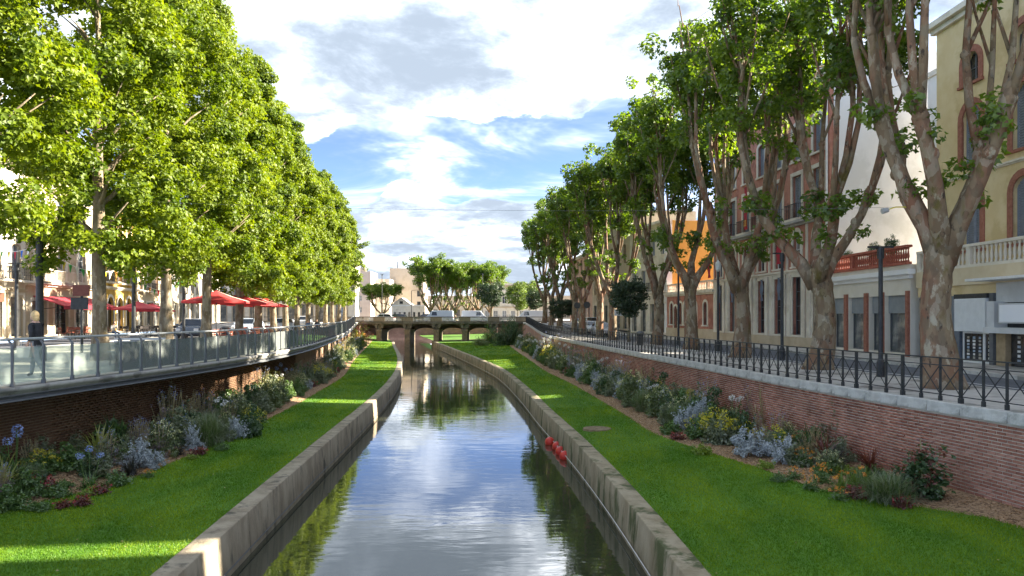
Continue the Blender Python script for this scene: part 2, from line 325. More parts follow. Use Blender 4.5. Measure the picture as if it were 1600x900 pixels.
# water
def water_mat():
    m, nt, out = _nt('canal_water'); L = nt.links.new
    b = nt.nodes.new('ShaderNodeBsdfPrincipled'); b.inputs['Base Color'].default_value = (.035, .038, .024, 1); b.inputs['Roughness'].default_value = .03
    b.inputs['IOR'].default_value = 2.2; b.inputs['Specular IOR Level'].default_value = .6; L(b.outputs[0], out.inputs[0])
    t = nt.nodes.new('ShaderNodeTexCoord')
    def noi(s, st, d, off=0):
        mp = nt.nodes.new('ShaderNodeMapping'); L(t.outputs['Object'], mp.inputs[0]); mp.inputs[3].default_value = st; mp.inputs[1].default_value = (off, off, 0)
        n = nt.nodes.new('ShaderNodeTexNoise'); L(mp.outputs[0], n.inputs['Vector']); n.inputs['Scale'].default_value = s; n.inputs['Detail'].default_value = d; n.inputs['Distortion'].default_value = .4; return n.outputs[0]
    a = noi(1.5, (.55, 1.7, 1), 3); c = noi(.35, (1, 1, 1), 2, 7.3)
    mr = nt.nodes.new('ShaderNodeMapRange'); L(c, mr.inputs[0]); mr.inputs[1].default_value = .35; mr.inputs[2].default_value = .65; mr.inputs[3].default_value = .25; mr.inputs[4].default_value = 1.0
    mu = nt.nodes.new('ShaderNodeMath'); mu.operation = 'MULTIPLY'; L(a, mu.inputs[0]); L(mr.outputs[0], mu.inputs[1])
    bp = nt.nodes.new('ShaderNodeBump'); bp.inputs['Strength'].default_value = .13; bp.inputs['Distance'].default_value = .05; L(mu.outputs[0], bp.inputs['Height']); L(bp.outputs[0], b.inputs['Normal'])
    return m
ys_w = list(np.arange(-10, 166, 2.0))
strip('water', lambda y: xcl(y)-.1, lambda y: xcr(y)+.1, cst(.05), cst(.05), ys_w, water_mat(), 2)

# lawns and beds
lawnL = strip('lawn_left', lambda y: xbl(y), lambda y: xcl(y)+.02, cst(1.07), cst(ZCURB-.02), ys_all, M_lawn, 3)
lawnR = strip('lawn_right', lambda y: xcr(y)-.02, lambda y: xbr(y), cst(ZCURB-.02), cst(1.07), ys_all, M_lawn, 3)
strip('flower_bed_left', lambda y: xrl(y)-WLX-.1, lambda y: xbl(y)+.06, lambda y: 1.48, lambda y: 1.064, ys_all, M_mulch, 3)
strip('flower_bed_right', lambda y: xbr(y)-.06, lambda y: xwr(y)+.1, lambda y: 1.064, lambda y: 1.24, ys_all, M_mulch, 3)
# beyond the bridge the canal goes on and bends away
ys_b = list(np.arange(130, 166, 5.0))
strip('lawn_beyond_left', lambda y: xcl(y)-9, lambda y: xcl(y), cst(1.3), cst(.95), ys_b, M_lawn, 2)
strip('lawn_beyond_right', lambda y: xcr(y), lambda y: xcr(y)+16, cst(.95), cst(1.3), ys_b, M_lawn, 2)

# streets
ys_s = list(np.concatenate([np.arange(-40, 60, 4.0), np.arange(60, 126, 3.0)]))
strip('quay_pavement', lambda y: xwr(y)+.38, lambda y: xwr(y)+4.0, lambda y: zr(y)-.02, lambda y: zr(y)-.02, ys_s, M_pave, 1)
strip('right_street', lambda y: xwr(y)+4.12, lambda y: max(xfr(y)-3.0, xwr(y)+6), lambda y: zr(y)-.12, lambda y: zr(y)-.12, ys_s, M_asphalt, 1)
strip('shop_pavement', lambda y: max(xfr(y)-3.0, xwr(y)+6)+.12, lambda y: xfr(y)+60, zr, zr, ys_s, M_pave, 1)
def kerb(name, f, fz, ys, label):
    mb = MB()
    for a, b in zip(ys[:-1], ys[1:]):
        xa, xb = f(a), f(b); za, zb = fz(a), fz(b)
        mb.add([(xa, a, za-.2), (xb, b, zb-.2), (xb+.12, b, zb-.2), (xa+.12, a, za-.2), (xa, a, za+.005), (xb, b, zb+.005), (xb+.12, b, zb+.005), (xa+.12, a, za+.005)], [(4, 5, 6, 7), (0, 1, 5, 4), (2, 3, 7, 6)])
    o = mb.build(name, M_stone); tag(o, kind='structure')
kerb('quay_kerb', lambda y: xwr(y)+4.0, lambda y: zr(y)-.015, ys_s, '')
kerb('shop_kerb', lambda y: max(xfr(y)-3.0, xwr(y)+6), lambda y: zr(y)+.002, ys_s, '')
M_paint = pm('road_paint', (.72, .72, .70), (.6, .6, .58), .8, 8)
strip('lane_marking', lambda y: xwr(y)+5.35, lambda y: xwr(y)+5.47, lambda y: zr(y)-.116, lambda y: zr(y)-.116, ys_s, M_paint, 1)
strip('left_promenade', lambda y: xrl(y)-14, lambda y: xrl(y)-.05, zl, zl, ys_s, M_prom, 2)
strip('left_street', lambda y: xrl(y)-21, lambda y: xrl(y)-14.12, lambda y: zl(y)-.12, lambda y: zl(y)-.12, ys_s, M_asphalt, 1)
strip('left_pavement', lambda y: xrl(y)-90, lambda y: xrl(y)-21, zl, zl, ys_s, M_prom, 1)
kerb('left_kerb', lambda y: xrl(y)-14.12, lambda y: zl(y)+.003, ys_s, '')
# ground sheet beyond the bridge, out to the horizon, and under the streets at the sides
mb = MB()
mb.add([(-2500, 166, 4.18), (2500, 166, 4.18), (2500, 3500, 4.18), (-2500, 3500, 4.18)], [(0, 1, 2, 3)])
mb.add([(-2500, -200, 3.0), (-60, -200, 3.0), (-60, 166, 3.0), (-2500, 166, 3.0)], [(0, 1, 2, 3)])
mb.add([(40, -200, 2.9), (2500, -200, 2.9), (2500, 166, 2.9), (40, 166, 2.9)], [(0, 1, 2, 3)])
tag(mb.build('ground', M_pave), kind='structure')
mb = MB(); mb.add([(-140, 123, 4.17), (xrl(124)-2, 123, 4.17), (xrl(124)-2, 166, 4.17), (-140, 166, 4.17)], [(0, 1, 2, 3)])
mb.add([(2.5, 123, 4.17), (140, 123, 4.17), (140, 166, 4.17), (2.5, 166, 4.17)], [(0, 1, 2, 3)])
tag(mb.build('bridgehead_road', M_asphalt), kind='structure')
# quay walls past the bridge
mb = MB(); mb.box(-80, 30, 165, 166, -1, 4.2); mb.box(-46, -45, 130, 165, -1, 4.2); mb.box(2.2, 3, 130, 165, -1, 4.2)
w = mb.build('quay_wall_beyond', brickmat('quay_far', (.36, .17, .12), (.44, .23, .17), (.40, .28, .22)))
uvl = w.data.uv_layers.new(name='UVMap')
for p in w.data.polygons:
    for li in p.loop_indices: v = w.data.vertices[w.data.loops[li].vertex_index].co; uvl.data[li].uv = (v.x+v.y, v.z)
tag(w, 'pinkish brick quay wall seen through the bridge arches', 'wall')

# arc walk along a curve
def walk(f, y0, y1, step, off=0.0):
    out = []; y = y0; acc = 0.0; px, py = f(y), y; out.append((px, py)); dy = .02
    while y < y1:
        y += dy; x = f(y); acc += math.hypot(x-px, y-py); px, py = x, y
        if acc >= step: out.append((x, y)); acc -= step
    return out

# canal edge walls (concrete sections with joints)
def canal_wall(f, side, mat, label):
    root = empty('canal_wall', (f(12), 12, 0), 0, label, 'wall')
    pts = walk(f, -4, 128, 4.0)
    for (xa, ya), (xb, yb) in zip(pts[:-1], pts[1:]):
        n = 4; V = []; F = []
        rngj = random.Random(int(ya*10)+side); dz = rngj.uniform(-.008, .008); g = .010
        for i in range(n+1):
            t = i/n; y = ya+g+(yb-ya-2*g)*t; x = f(y)
            inn = -side      # towards the water
            prof = [(0, -.6), (0, ZCURB-.015+dz), (inn*.03, ZCURB+dz), (inn*.44, ZCURB+dz), (inn*.46, ZCURB-.02+dz), (inn*.50, .3), (inn*.52, -.05), (inn*.52, -.6)]
            V += [(x+p[0]-root.location.x, y-12, p[1]) for p in prof]
        k = 8
        for i in range(n):
            for j in range(k-1): F.append((i*k+j, i*k+j+1, (i+1)*k+j+1, (i+1)*k+j) if side > 0 else (i*k+j, (i+1)*k+j, (i+1)*k+j+1, i*k+j+1))
        me = npmesh('wall_section', np.array(V), np.array(F)); 
        link('wall_section', me, mat, root)
        mb = MB(); mb.add(V[:k], [tuple(range(k))]); mb.add(V[-k:], [tuple(range(k))])
        me2 = me
    return root
canal_wall(xcl, -1, M_conc, 'low grey concrete canal edge beside the left lawn')
canal_wall(xcr, 1, M_concR, 'low mossy concrete canal edge beside the right lawn')
def cable(f, off, z, label, mat, r=.014, sag=0):
    pts = [(f(y)+off, y, z) for y in np.arange(9, 110, 1.0)]
    o = MB().tube(pts, r, 5).build('cable', mat); tag(o, label, 'cable')
cable(xcl, .53, .20, 'thin pale cable along the left canal edge above the water', M_grey)
cable(xcr, -.56, .20, 'thin pale cable along the right canal edge above the water', pm('pale_rope', (.5, .49, .45), (.6, .58, .55), .8))

# brick retaining walls
def brick_wall(f, side, y0, ymid, y1, zb, ztop_f, mat, matpiece, mortar, far, label, seed, n_single, ysing):
    """side +1: wall faces -x (right bank); -1: faces +x (left bank)"""
    rng = np.random.default_rng(seed)
    root = empty('retaining_wall', (f(ysing), ysing, zb), 0, label, 'wall'); L0 = Vector(root.location)
    # backing
    ys = list(np.arange(y0, y1+.1, 1.0)); V = []; F = []
    for y in ys:
        x = f(y)+side*.014
        for z in (zb, ztop_f(y)): V.append((x-L0.x, y-L0.y, z-L0.z))
    for i in range(len(ys)-1): a = 2*i; F.append((a, a+2, a+3, a+1) if side < 0 else (a, a+1, a+3, a+2))
    link('mortar_bed', npmesh('mortar_bed', np.array(V), np.array(F)), mortar, root)
    # far sheet
    ys = list(np.arange(ymid, y1+.1, 2.0)); V = []; F = []; UV = []; s = 0
    for i, y in enumerate(ys):
        x = f(y)
        if i: s += math.hypot(x-f(ys[i-1]), y-ys[i-1])
        for z in (zb, ztop_f(y)): V.append((x-L0.x, y-L0.y, z-L0.z)); UV.append((s, z))
    for i in range(len(ys)-1): a = 2*i; F.append((a, a+2, a+3, a+1) if side < 0 else (a, a+1, a+3, a+2))
    o = link('far_brickwork', npmesh('far_brickwork', np.array(V), np.array(F)), far, root)
    uvl = o.data.uv_layers.new(name='UVMap'); F2 = np.array(F).ravel()
    for li, vi in enumerate(F2): uvl.data[li].uv = UV[vi]
    # bricks
    BL, BH, J, D = .222, .056, .020, .02
    pts = walk(f, y0, ymid, BL+J); h = ztop_f(y0)-zb; nc = int(h/(BH+J)); P = []; A = []
    for r in range(nc):
        off = .5*(r % 2)+.12*((r*7) % 3 == 1)
        for k in range(len(pts)-2):
            (xa, ya), (xb, yb) = pts[k], pts[k+1]; t = off
            cx = xa+(xb-xa)*t+(pts[k+1][0]-xa)*.5; cy_ = ya+(yb-ya)*t+(yb-ya)*.5
            P.append((cx, cy_, zb+.004+r*(BH+J)+BH/2)); A.append(math.atan2(yb-ya, xb-xa))
    P = np.array(P); A = np.array(A)
    vis = P[:, 1] > ysing; d = np.where(vis, P[:, 1], 1e9); order = np.argsort(d); single = order[:n_single]; rest = np.setdiff1d(np.arange(len(P)), single)
    # single bricks
    metas = []
    for q in range(4):
        rr = random.Random(q+seed); me = MB(); l = BL/2-rr.uniform(0, .004); hh = BH/2-rr.uniform(0, .002); ch = .004
        o_ = [(-l, -.03, -hh), (l, -.03, -hh), (l, -.03, hh), (-l, -.03, hh)]; i_ = [(-l, -D+ch, -hh), (l, -D+ch, -hh), (l, -D+ch, hh), (-l, -D+ch, hh)]
        t_ = [(-l+ch, -D*1.4, -hh+ch), (l-ch, -D*1.4, -hh+ch), (l-ch, -D*1.4, hh-ch), (-l+ch, -D*1.4, hh-ch)]
        vs = [(x, 0.03, z) for x, _, z in o_]+[(x, -.004, z) for x, _, z in i_]+[(x, -.010, z) for x, _, z in t_]
        fs = [(8, 9, 10, 11)]
        for a in (0, 4):
            for i in range(4): j = (i+1) % 4; fs.append((a+i, a+j, a+4+j, a+4+i))
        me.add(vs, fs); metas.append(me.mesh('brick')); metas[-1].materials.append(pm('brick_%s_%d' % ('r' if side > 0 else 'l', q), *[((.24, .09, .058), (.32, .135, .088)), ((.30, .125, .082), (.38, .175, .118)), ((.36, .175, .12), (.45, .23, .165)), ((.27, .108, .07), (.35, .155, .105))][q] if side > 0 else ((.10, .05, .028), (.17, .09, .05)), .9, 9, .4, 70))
    for i in single:
        # local -y is the outward face
        ob = bpy.data.objects.new('brick', metas[int(rng.integers(4))]); col.objects.link(ob); ob.parent = root
        a = A[i]+math.pi if side > 0 else A[i]
        ob.location = (P[i, 0]-L0.x, P[i, 1]-L0.y, P[i, 2]-L0.z); ob.rotation_euler = (0, 0, a)
        ob.location.x += -side*rng.uniform(-.002, .004)
    # the rest: joined
    n = len(rest); c = P[rest]; a = A[rest]; tx, ty = np.cos(a), np.sin(a); ox, oy = (-ty, tx) if side > 0 else (ty, -tx)
    pr = .004+rng.uniform(-.003, .004, n); hl = BL/2-rng.uniform(0, .004, n); hh = BH/2-rng.uniform(0, .002, n)
    V = np.zeros((n, 8, 3))
    for q, (su, sz, so) in enumerate([(-1, -1, 0), (1, -1, 0), (1, 1, 0), (-1, 1, 0), (-1, -1, 1), (1, -1, 1), (1, 1, 1), (-1, 1, 1)]):
        o_ = pr*so-.02*(1-so); V[:, q, 0] = c[:, 0]+su*hl*tx+o_*ox-L0.x; V[:, q, 1] = c[:, 1]+su*hl*ty+o_*oy-L0.y; V[:, q, 2] = c[:, 2]+sz*hh-L0.z
    fq = np.array([(4, 5, 6, 7), (0, 1, 5, 4), (1, 2, 6, 5), (2, 3, 7, 6), (3, 0, 4, 7)])
    F = (np.arange(n)[:, None, None]*8+fq[None]).reshape(-1, 4)
    tag(link('brickwork', npmesh('brickwork', V.reshape(-1, 3), F), mat, root), kind='stuff')
    return root
wallR = brick_wall(xwr, 1, 10, 62, 124, 1.0, lambda y: zr(y)-.25, M_brick, M_brickB, M_mortar, M_brickfar, 'red brick retaining wall under the black iron railing', 5, 300, 14.9)
wallL = brick_wall(lambda y: xrl(y)-WLX, -1, 12, 46, 122, 1.2, lambda y: zl(y)-.25, M_brickL, M_brickL, M_mortarL, M_brickfarL, 'shaded brown brick retaining wall below the glass railing', 9, 300, 17.5)
for y0_, y1_, par, f_, s_ in ((8, 122, wallR, xwr, 1),):
    # coping stones
    rng = random.Random(3); pts = walk(f_, y0_, y1_, .25); i = 0; L0 = par.location
    while i < len(pts)-5:
        n = rng.choice([3, 4, 4, 5]); j = min(i+n, len(pts)-1); (xa, ya), (xb, yb) = pts[i], pts[j]
        l = math.hypot(xb-xa, yb-ya)-.008; mb = MB(); mb.bbox(0, l, -.40, .09, -.25, 0, .014)
        o = mb.build('coping_stone', M_stone, par, (xa-L0.x, ya-L0.y, zr((ya+yb)/2)-L0.z+rng.uniform(-.004, .004)), math.atan2(yb-ya, xb-xa)); i = j

# right railing: iron posts, rails and crossed braces
def right_railing():
    pts = walk(lambda y: xwr(y)+.12, 9.5, 118, .62); L0 = Vector((pts[8][0], pts[8][1], zr(pts[8][1])))
    root = empty('iron_railing', L0, 0, 'black iron railing with crossed braces on the right quay wall', 'railing')
    pm_ = MB(); pm_.box(-.022, .022, -.022, .022, 0, 1.0); pm_.box(-.034, .034, -.034, .034, 0, .12); pme = pm_.mesh('post'); pme.materials.append(M_iron)
    pm2 = MB(); pm2.box(-.032, .032, -.032, .032, 0, 1.0); pm2.box(-.045, .045, -.045, .045, 0, .12); pme2 = pm2.mesh('post'); pme2.materials.append(M_iron)
    bl = .62; br = []
    for s in (0, 1):
        m = MB(); a, b = ((.02, .16), (bl-.02, .82)) if s == 0 else ((.02, .82), (bl-.02, .16)); y = .008 if s else -.008
        m.add([(a[0], y-.007, a[1]-.014), (b[0], y-.007, b[1]-.014), (b[0], y-.007, b[1]+.014), (a[0], y-.007, a[1]+.014), (a[0], y+.007, a[1]-.014), (b[0], y+.007, b[1]-.014), (b[0], y+.007, b[1]+.014), (a[0], y+.007, a[1]+.014)],
              [(0, 1, 2, 3), (7, 6, 5, 4), (0, 4, 5, 1), (1, 5, 6, 2), (2, 6, 7, 3), (3, 7, 4, 0)]); e = m.mesh('brace'); e.materials.append(M_iron); br.append(e)
    for i, (x, y) in enumerate(pts):
        nx, ny = pts[min(i+1, len(pts)-1)]; a = math.atan2(ny-y, nx-x) if i < len(pts)-1 else a
        p = (x-L0.x, y-L0.y, zr(y)-L0.z)
        link('post', pme2 if i % 3 == 0 else pme, None, root, p, a)
        if i < len(pts)-1:
            for e in br: link('brace', e, None, root, p, a)
    def rl(z, w, h, name):
        mb = MB()
        for (xa, ya), (xb, yb) in zip(pts[:-1], pts[1:]):
            za, zb = zr(ya)+z-L0.z, zr(yb)+z-L0.z; xa_, xb_, ya_, yb_ = xa-L0.x, xb-L0.x, ya-L0.y, yb-L0.y
            mb.add([(xa_-w, ya_, za), (xa_+w, ya_, za), (xb_+w, yb_, zb), (xb_-w, yb_, zb), (xa_-w, ya_, za+h), (xa_+w, ya_, za+h), (xb_+w, yb_, zb+h), (xb_-w, yb_, zb+h)], [(4, 5, 6, 7), (3, 2, 1, 0), (0, 4, 7, 3), (1, 2, 6, 5)])
        mb.build(name, M_iron, root)
    rl(1.0, .026, .03, 'top_rail'); rl(.83, .013, .022, 'middle_rail'); rl(.14, .013, .022, 'bottom_rail')
right_railing()

# left railing: glass panels
def left_railing():
    pts = walk(xrl, 11.2, 112, 1.02); L0 = Vector((pts[5][0], pts[5][1], zl(15)))
    root = empty('glass_railing', L0, 0, 'glass panelled railing with grey handrail on the left promenade', 'railing')
    m = MB(); m.box(-.012, .012, -.035, .035, -.10, .96); m.box(-.022, .022, -.05, .05, -.10, .10); m.add([(-.012, -.035, .96), (.012, -.035, .96), (.012, .035, .96), (-.012, .035, .96), (-.012, .07, 1.08), (.012, .07, 1.08), (.012, .12, 1.08), (-.012, .12, 1.08)], [(4, 5, 6, 7), (0, 1, 5, 4), (1, 2, 6, 5), (2, 3, 7, 6), (3, 0, 4, 7)])
    pme = m.mesh('post'); pme.materials.append(M_grey)
    g = MB(); g.box(.05, .97, -.006, .006, .06, .90); gme = g.mesh('glass_panel'); gme.materials.append(M_glassp)
    for i, (x, y) in enumerate(pts):
        if i < len(pts)-1: nx, ny = pts[i+1]; a = math.atan2(ny-y, nx-x)
        p = (x-L0.x, y-L0.y, zl(y)-L0.z); link('post', pme, None, root, p, a)
        if i < len(pts)-1: link('glass_panel', gme, None, root, p, a)
    MB().tube([(x-.09-L0.x, y-L0.y, zl(y)+1.10-L0.z) for x, y in pts], .032, 8).build('handrail', M_rail, root)
left_railing()
# deck edge of the promenade, cantilevered over the bed
def deck_edge():
    ys = list(np.arange(6, 122, 1.0)); mb = MB(); 
    L0 = Vector((xrl(16), 16, 3.2)); root = empty('promenade_edge', L0, 0, 'grey cantilevered slab edge under the glass railing', 'slab')
    for prof, nm, mat in (([(-1.2, -.02), (.16, -.02), (.16, -.11), (.10, -.14), (.10, -.20), (-1.2, -.22)], 'slab', M_fascia), ([(.03, -.20), (.12, -.20), (.12, -.23), (.05, -.23), (.05, -.33), (.16, -.33), (.16, -.36), (.03, -.36)], 'steel_channel', M_grey)):
        V = []; F = []; k = len(prof)
        for y in ys: V += [(xrl(y)+p-L0.x, y-L0.y, zl(y)+q-L0.z) for p, q in prof]
        for i in range(len(ys)-1):
            for j in range(k): F.append((i*k+j, (i+1)*k+j, (i+1)*k+(j+1) % k, i*k+(j+1) % k))
        link(nm, npmesh(nm, np.array(V), np.array(F)), mat, root)
deck_edge()

# ---------------------------------------------------------------- bridge
def bridge():
    YB = 124; T = 6.0
    M = pm('bridge_stone', (.13, .115, .09), (.19, .17, .14), .9, 1.5, .3, 12, c3=(.10, .09, .07), s3=.9)
    Mp = pm('bridge_pier_stone', (.17, .13, .085), (.24, .19, .13), .9, 2.5, .3, 12, c3=(.13, .11, .09), s3=1.1)
    x0 = -30.0; L0 = Vector((-14, YB, 0)); root = empty('stone_bridge', L0, 0, 'old stone road bridge with low arches and balustrade across the canal', 'bridge')
    piers = [-27.2, -22.35, -17.6, -12.75, -7.95, -3.1]     # pier centre x
    pw = .42
    # spandrel walls with segmental arches, front and back, plus soffits
    for yy, nm in ((0, 'front_arches'), (T-.5, 'rear_arches')):
        mb = MB()
        for a, b in zip(piers[:-1], piers[1:]):
            xa, xb = a+pw, b-pw; n = 12; top = 4.02; sp, rise = (3.05, .82) if yy == 0 else (2.3, .85)
            arc = [(xa+(xb-xa)*i/n, sp+rise*(1-(2*i/n-1)**2)**.5) for i in range(n+1)]
            for (p, q) in zip(arc[:-1], arc[1:]):
                for y in (yy, yy+.5):
                    vs = [(p[0]-L0.x, y, p[1]), (q[0]-L0.x, y, q[1]), (q[0]-L0.x, y, top), (p[0]-L0.x, y, top)]
                    mb.add(vs, [(0, 1, 2, 3) if y == yy else (3, 2, 1, 0)])
                mb.add([(p[0]-L0.x, yy, p[1]), (q[0]-L0.x, yy, q[1]), (q[0]-L0.x, yy+.5, q[1]), (p[0]-L0.x, yy+.5, p[1])], [(3, 2, 1, 0)])
        for a in piers: mb.box(a-pw-L0.x, a+pw-L0.x, yy, yy+.5, 2.2, 4.02)
        mb.build(nm, M, root)
    for k, a in enumerate(piers):
        mb = MB(); mb.bbox(a-.46-L0.x, a+.46-L0.x, -.35, T+.2, -.8, 2.95, .05); mb.bbox(a-.56-L0.x, a+.56-L0.x, -.45, T+.3, 2.62, 2.95, .04); mb.build('pier', Mp, root)
        # twin corbels over each pier, with the dark niche between
        for s in (-1, 1):
            m = MB(); m.prism([(a+s*.50-.14-L0.x, 3.2), (a+s*.50+.14-L0.x, 3.2), (a+s*.50+.34-L0.x, 3.92), (a+s*.50-.26-L0.x, 3.92)], -.40, .02); m.build('corbel', M, root)
    mb = MB(); mb.box(-46-L0.x, 22-L0.x, -.55, T+.1, 3.93, 4.2); mb.build('deck', M, root)
    mb = MB(); mb.box(-46-L0.x, 22-L0.x, -.1, T, 4.2, 4.21); mb.build('roadway', M_asphalt, root)
    # abutments
    mb = MB(); mb.box(-46-L0.x, -27.9-L0.x, 0, T-.6, -.5, 3.9); mb.build('abutment', Mp, root); mb = MB(); mb.box(-2.4-L0.x, 12-L0.x, 0, T-.6, -.5, 3.9); mb.build('abutment', Mp, root)
    # balustrade
    bme = MB(); bme.smooth = True; bme.lathe([(.07, 0), (.07, .05), (.045, .09), (.085, .22), (.075, .30), (.04, .45), (.07, .52), (.07, .56)], 8); bme = bme.mesh('baluster'); bme.materials.append(pm('baluster_stone', (.62, .60, .55), (.7, .68, .62), .8, 4))
    for yy in (-.28, T-.25):
        mb = MB(); mb.bbox(-46-L0.x, 22-L0.x, yy-.19, yy+.19, 5.0, 5.13, .03); mb.build('handrail', pm('rail_stone', (.075, .07, .06), (.11, .10, .09), .9, 3), root)
        mb = MB(); mb.box(-46-L0.x, 22-L0.x, yy-.15, yy+.15, 4.2, 4.34); mb.build('plinth', M, root)
        edges = []
        for a in piers+[1.6, 6.4]:
            m = MB(); m.box(a-.95-L0.x, a+.95-L0.x, yy-.17, yy+.17, 4.34, 5.0); m.build('pedestal', pm('pedestal_stone', (.20, .165, .12), (.25, .21, .155), .9, 3), root); edges.append(a)
        if yy < 0:
            for a, b in zip(edges[:-1], edges[1:]):
                n = 13
                for i in range(n): link('baluster', bme, None, root, (a+.95+(b-a-1.9)*(i+.5)/n-L0.x, yy, 4.34)).scale = (1, 1, 1.18)
        else:
            m = MB()
            for a, b in zip(edges[:-1], edges[1:]):
                for i in range(13): x = a+.95+(b-a-1.9)*(i+.5)/13-L0.x; m.cyl(x, yy, 4.32, 4.9, .06, .05, 6)
            tag(m.build('rear_balusters', M, root), kind='stuff')
bridge()
# ================================================================ TREES
def barkmat(name, cols, scale=1.0):
    m, nt, out = _nt(name); L = nt.links.new
    b = nt.nodes.new('ShaderNodeBsdfPrincipled'); b.inputs['Roughness'].default_value = .85; b.inputs['Specular IOR Level'].default_value = .2; L(b.outputs[0], out.inputs[0])
    t = nt.nodes.new('ShaderNodeTexCoord'); o = t.outputs['Object']
    def noi(s, st=(1, 1, .45), off=0, d=5):
        mp = nt.nodes.new('ShaderNodeMapping'); L(o, mp.inputs[0]); mp.inputs[3].default_value = st; mp.inputs[1].default_value = (off, off*.7, off*.3)
        n = nt.nodes.new('ShaderNodeTexNoise'); L(mp.outputs[0], n.inputs['Vector']); n.inputs['Scale'].default_value = s*scale; n.inputs['Detail'].default_value = d; n.inputs['Roughness'].default_value = .6; return n.outputs[0]
    cur = None
    for i, (c, s, lo, hi, off) in enumerate(cols):
        if cur is None: rgb = nt.nodes.new('ShaderNodeRGB'); rgb.outputs[0].default_value = c4(c); cur = rgb.outputs[0]; continue
        mr = nt.nodes.new('ShaderNodeMapRange'); L(noi(s, off=off), mr.inputs[0]); mr.inputs[1].default_value = lo; mr.inputs[2].default_value = hi
        mx_ = nt.nodes.new('ShaderNodeMix'); mx_.data_type = 'RGBA'; L(mr.outputs[0], mx_.inputs[0]); L(cur, mx_.inputs[6]); mx_.inputs[7].default_value = c4(c); cur = mx_.outputs[2]
    mpv = nt.nodes.new('ShaderNodeMapping'); L(o, mpv.inputs[0]); mpv.inputs[3].default_value = (1, 1, .5)
    nw = nt.nodes.new('ShaderNodeTexNoise'); L(mpv.outputs[0], nw.inputs['Vector']); nw.inputs['Scale'].default_value = 4; nw.inputs['Detail'].default_value = 3
    vm = nt.nodes.new('ShaderNodeVectorMath'); vm.operation = 'MULTIPLY_ADD'; L(nw.outputs['Color'], vm.inputs[0]); vm.inputs[1].default_value = (.35, .35, .35); L(mpv.outputs[0], vm.inputs[2])
    vo = nt.nodes.new('ShaderNodeTexVoronoi'); L(vm.outputs[0], vo.inputs['Vector']); vo.inputs['Scale'].default_value = 5.5
    sp_ = nt.nodes.new('ShaderNodeSeparateColor'); L(vo.outputs['Color'], sp_.inputs[0])
    for ch, th, cc_ in ((0, .74, (.40, .36, .27)), (1, .76, (.26, .21, .13)), (2, .80, (.105, .08, .055))):
        gt = nt.nodes.new('ShaderNodeMath'); gt.operation = 'GREATER_THAN'; L(sp_.outputs[ch], gt.inputs[0]); gt.inputs[1].default_value = th
        ml = nt.nodes.new('ShaderNodeMath'); ml.operation = 'MULTIPLY'; L(gt.outputs[0], ml.inputs[0]); ml.inputs[1].default_value = .38
        mz = nt.nodes.new('ShaderNodeMix'); mz.data_type = 'RGBA'; L(ml.outputs[0], mz.inputs[0]); L(cur, mz.inputs[6]); mz.inputs[7].default_value = c4(cc_); cur = mz.outputs[2]
    L(cur, b.inputs['Base Color'])
    bp = nt.nodes.new('ShaderNodeBump'); bp.inputs['Strength'].default_value = .8; bp.inputs['Distance'].default_value = .04; L(noi(7, (1, 1, .35)), bp.inputs['Height']); L(bp.outputs[0], b.inputs['Normal'])
    return m
M_barkR = barkmat('plane_bark', [((.185, .128, .078), 1, 0, 1, 0), ((.24, .175, .105), 2.6, .47, .58, 3.1), ((.235, .115, .07), .9, .45, .60, 8.2), ((.36, .31, .22), 3.4, .58, .63, 12.7), ((.14, .11, .035), 2.2, .58, .68, 17.3), ((.065, .048, .035), 5.5, .58, .66, 22.0)])
M_barkL = barkmat('plane_bark_grey', [((.17, .13, .085), 1, 0, 1, 0), ((.25, .205, .14), 3.0, .47, .56, 4.1), ((.13, .10, .045), 2.4, .54, .64, 9.0), ((.36, .33, .26), 4.2, .60, .65, 14.0)], 1.3)
M_leafL = lm('leaf_left', (.095, .152, .007), (.195, .255, .012), .42, (1.5, 1.45, .4), gloss=.02, patch=(.7, (.58, .68, .75), (1.3, 1.22, .9), (1, 1, 1)))
M_leafR = lm('leaf_right', (.062, .112, .012), (.135, .205, .02), .45, (2.1, 2.1, .4), gloss=.04, patch=(.9, (.65, .75, .8), (1.3, 1.2, .9), (1, 1, 1)))
M_leafD = lm('leaf_dark', (.022, .045, .016), (.045, .080, .024), .22, (1.8, 1.9, .7))
M_leafY = lm('leaf_lime', (.10, .17, .012), (.17, .24, .02), .42, (1.5, 1.45, .45))
LEAF = np.array([(0, 0, 0), (-.50, .42, .10), (-.20, .55, .02), (0, 1.0, -.12), (.20, .55, .02), (.50, .42, .10)])
LEAF_F = np.array([(0, 3, 2, 1), (0, 5, 4, 3)])
OVAL = np.array([(0, 0, 0), (-.28, .45, .08), (0, 1.0, -.08), (.28, .45, .08)]); OVAL_F = np.array([(0, 3, 2, 1)])
def leaf_mesh(name, P, N, size, rng, shape=LEAF, faces=LEAF_F, droop=.0):
    n = len(P); N = N/np.linalg.norm(N, axis=1, keepdims=True); r = rng.normal(size=(n, 3)); r[:, 2] -= droop
    B = r-N*(r*N).sum(1, keepdims=True); B /= np.linalg.norm(B, axis=1, keepdims=True)+1e-9; T = np.cross(B, N)
    s = (size*rng.uniform(.65, 1.25, n))[:, None, None]
    V = P[:, None, :]+s*(shape[None, :, 0:1]*T[:, None]+(shape[None, :, 1:2]-.4)*B[:, None]+shape[None, :, 2:3]*N[:, None])
    F = (np.arange(n)[:, None, None]*len(shape)+faces[None]).reshape(-1, faces.shape[1])
    return npmesh(name, V.reshape(-1, 3), F)
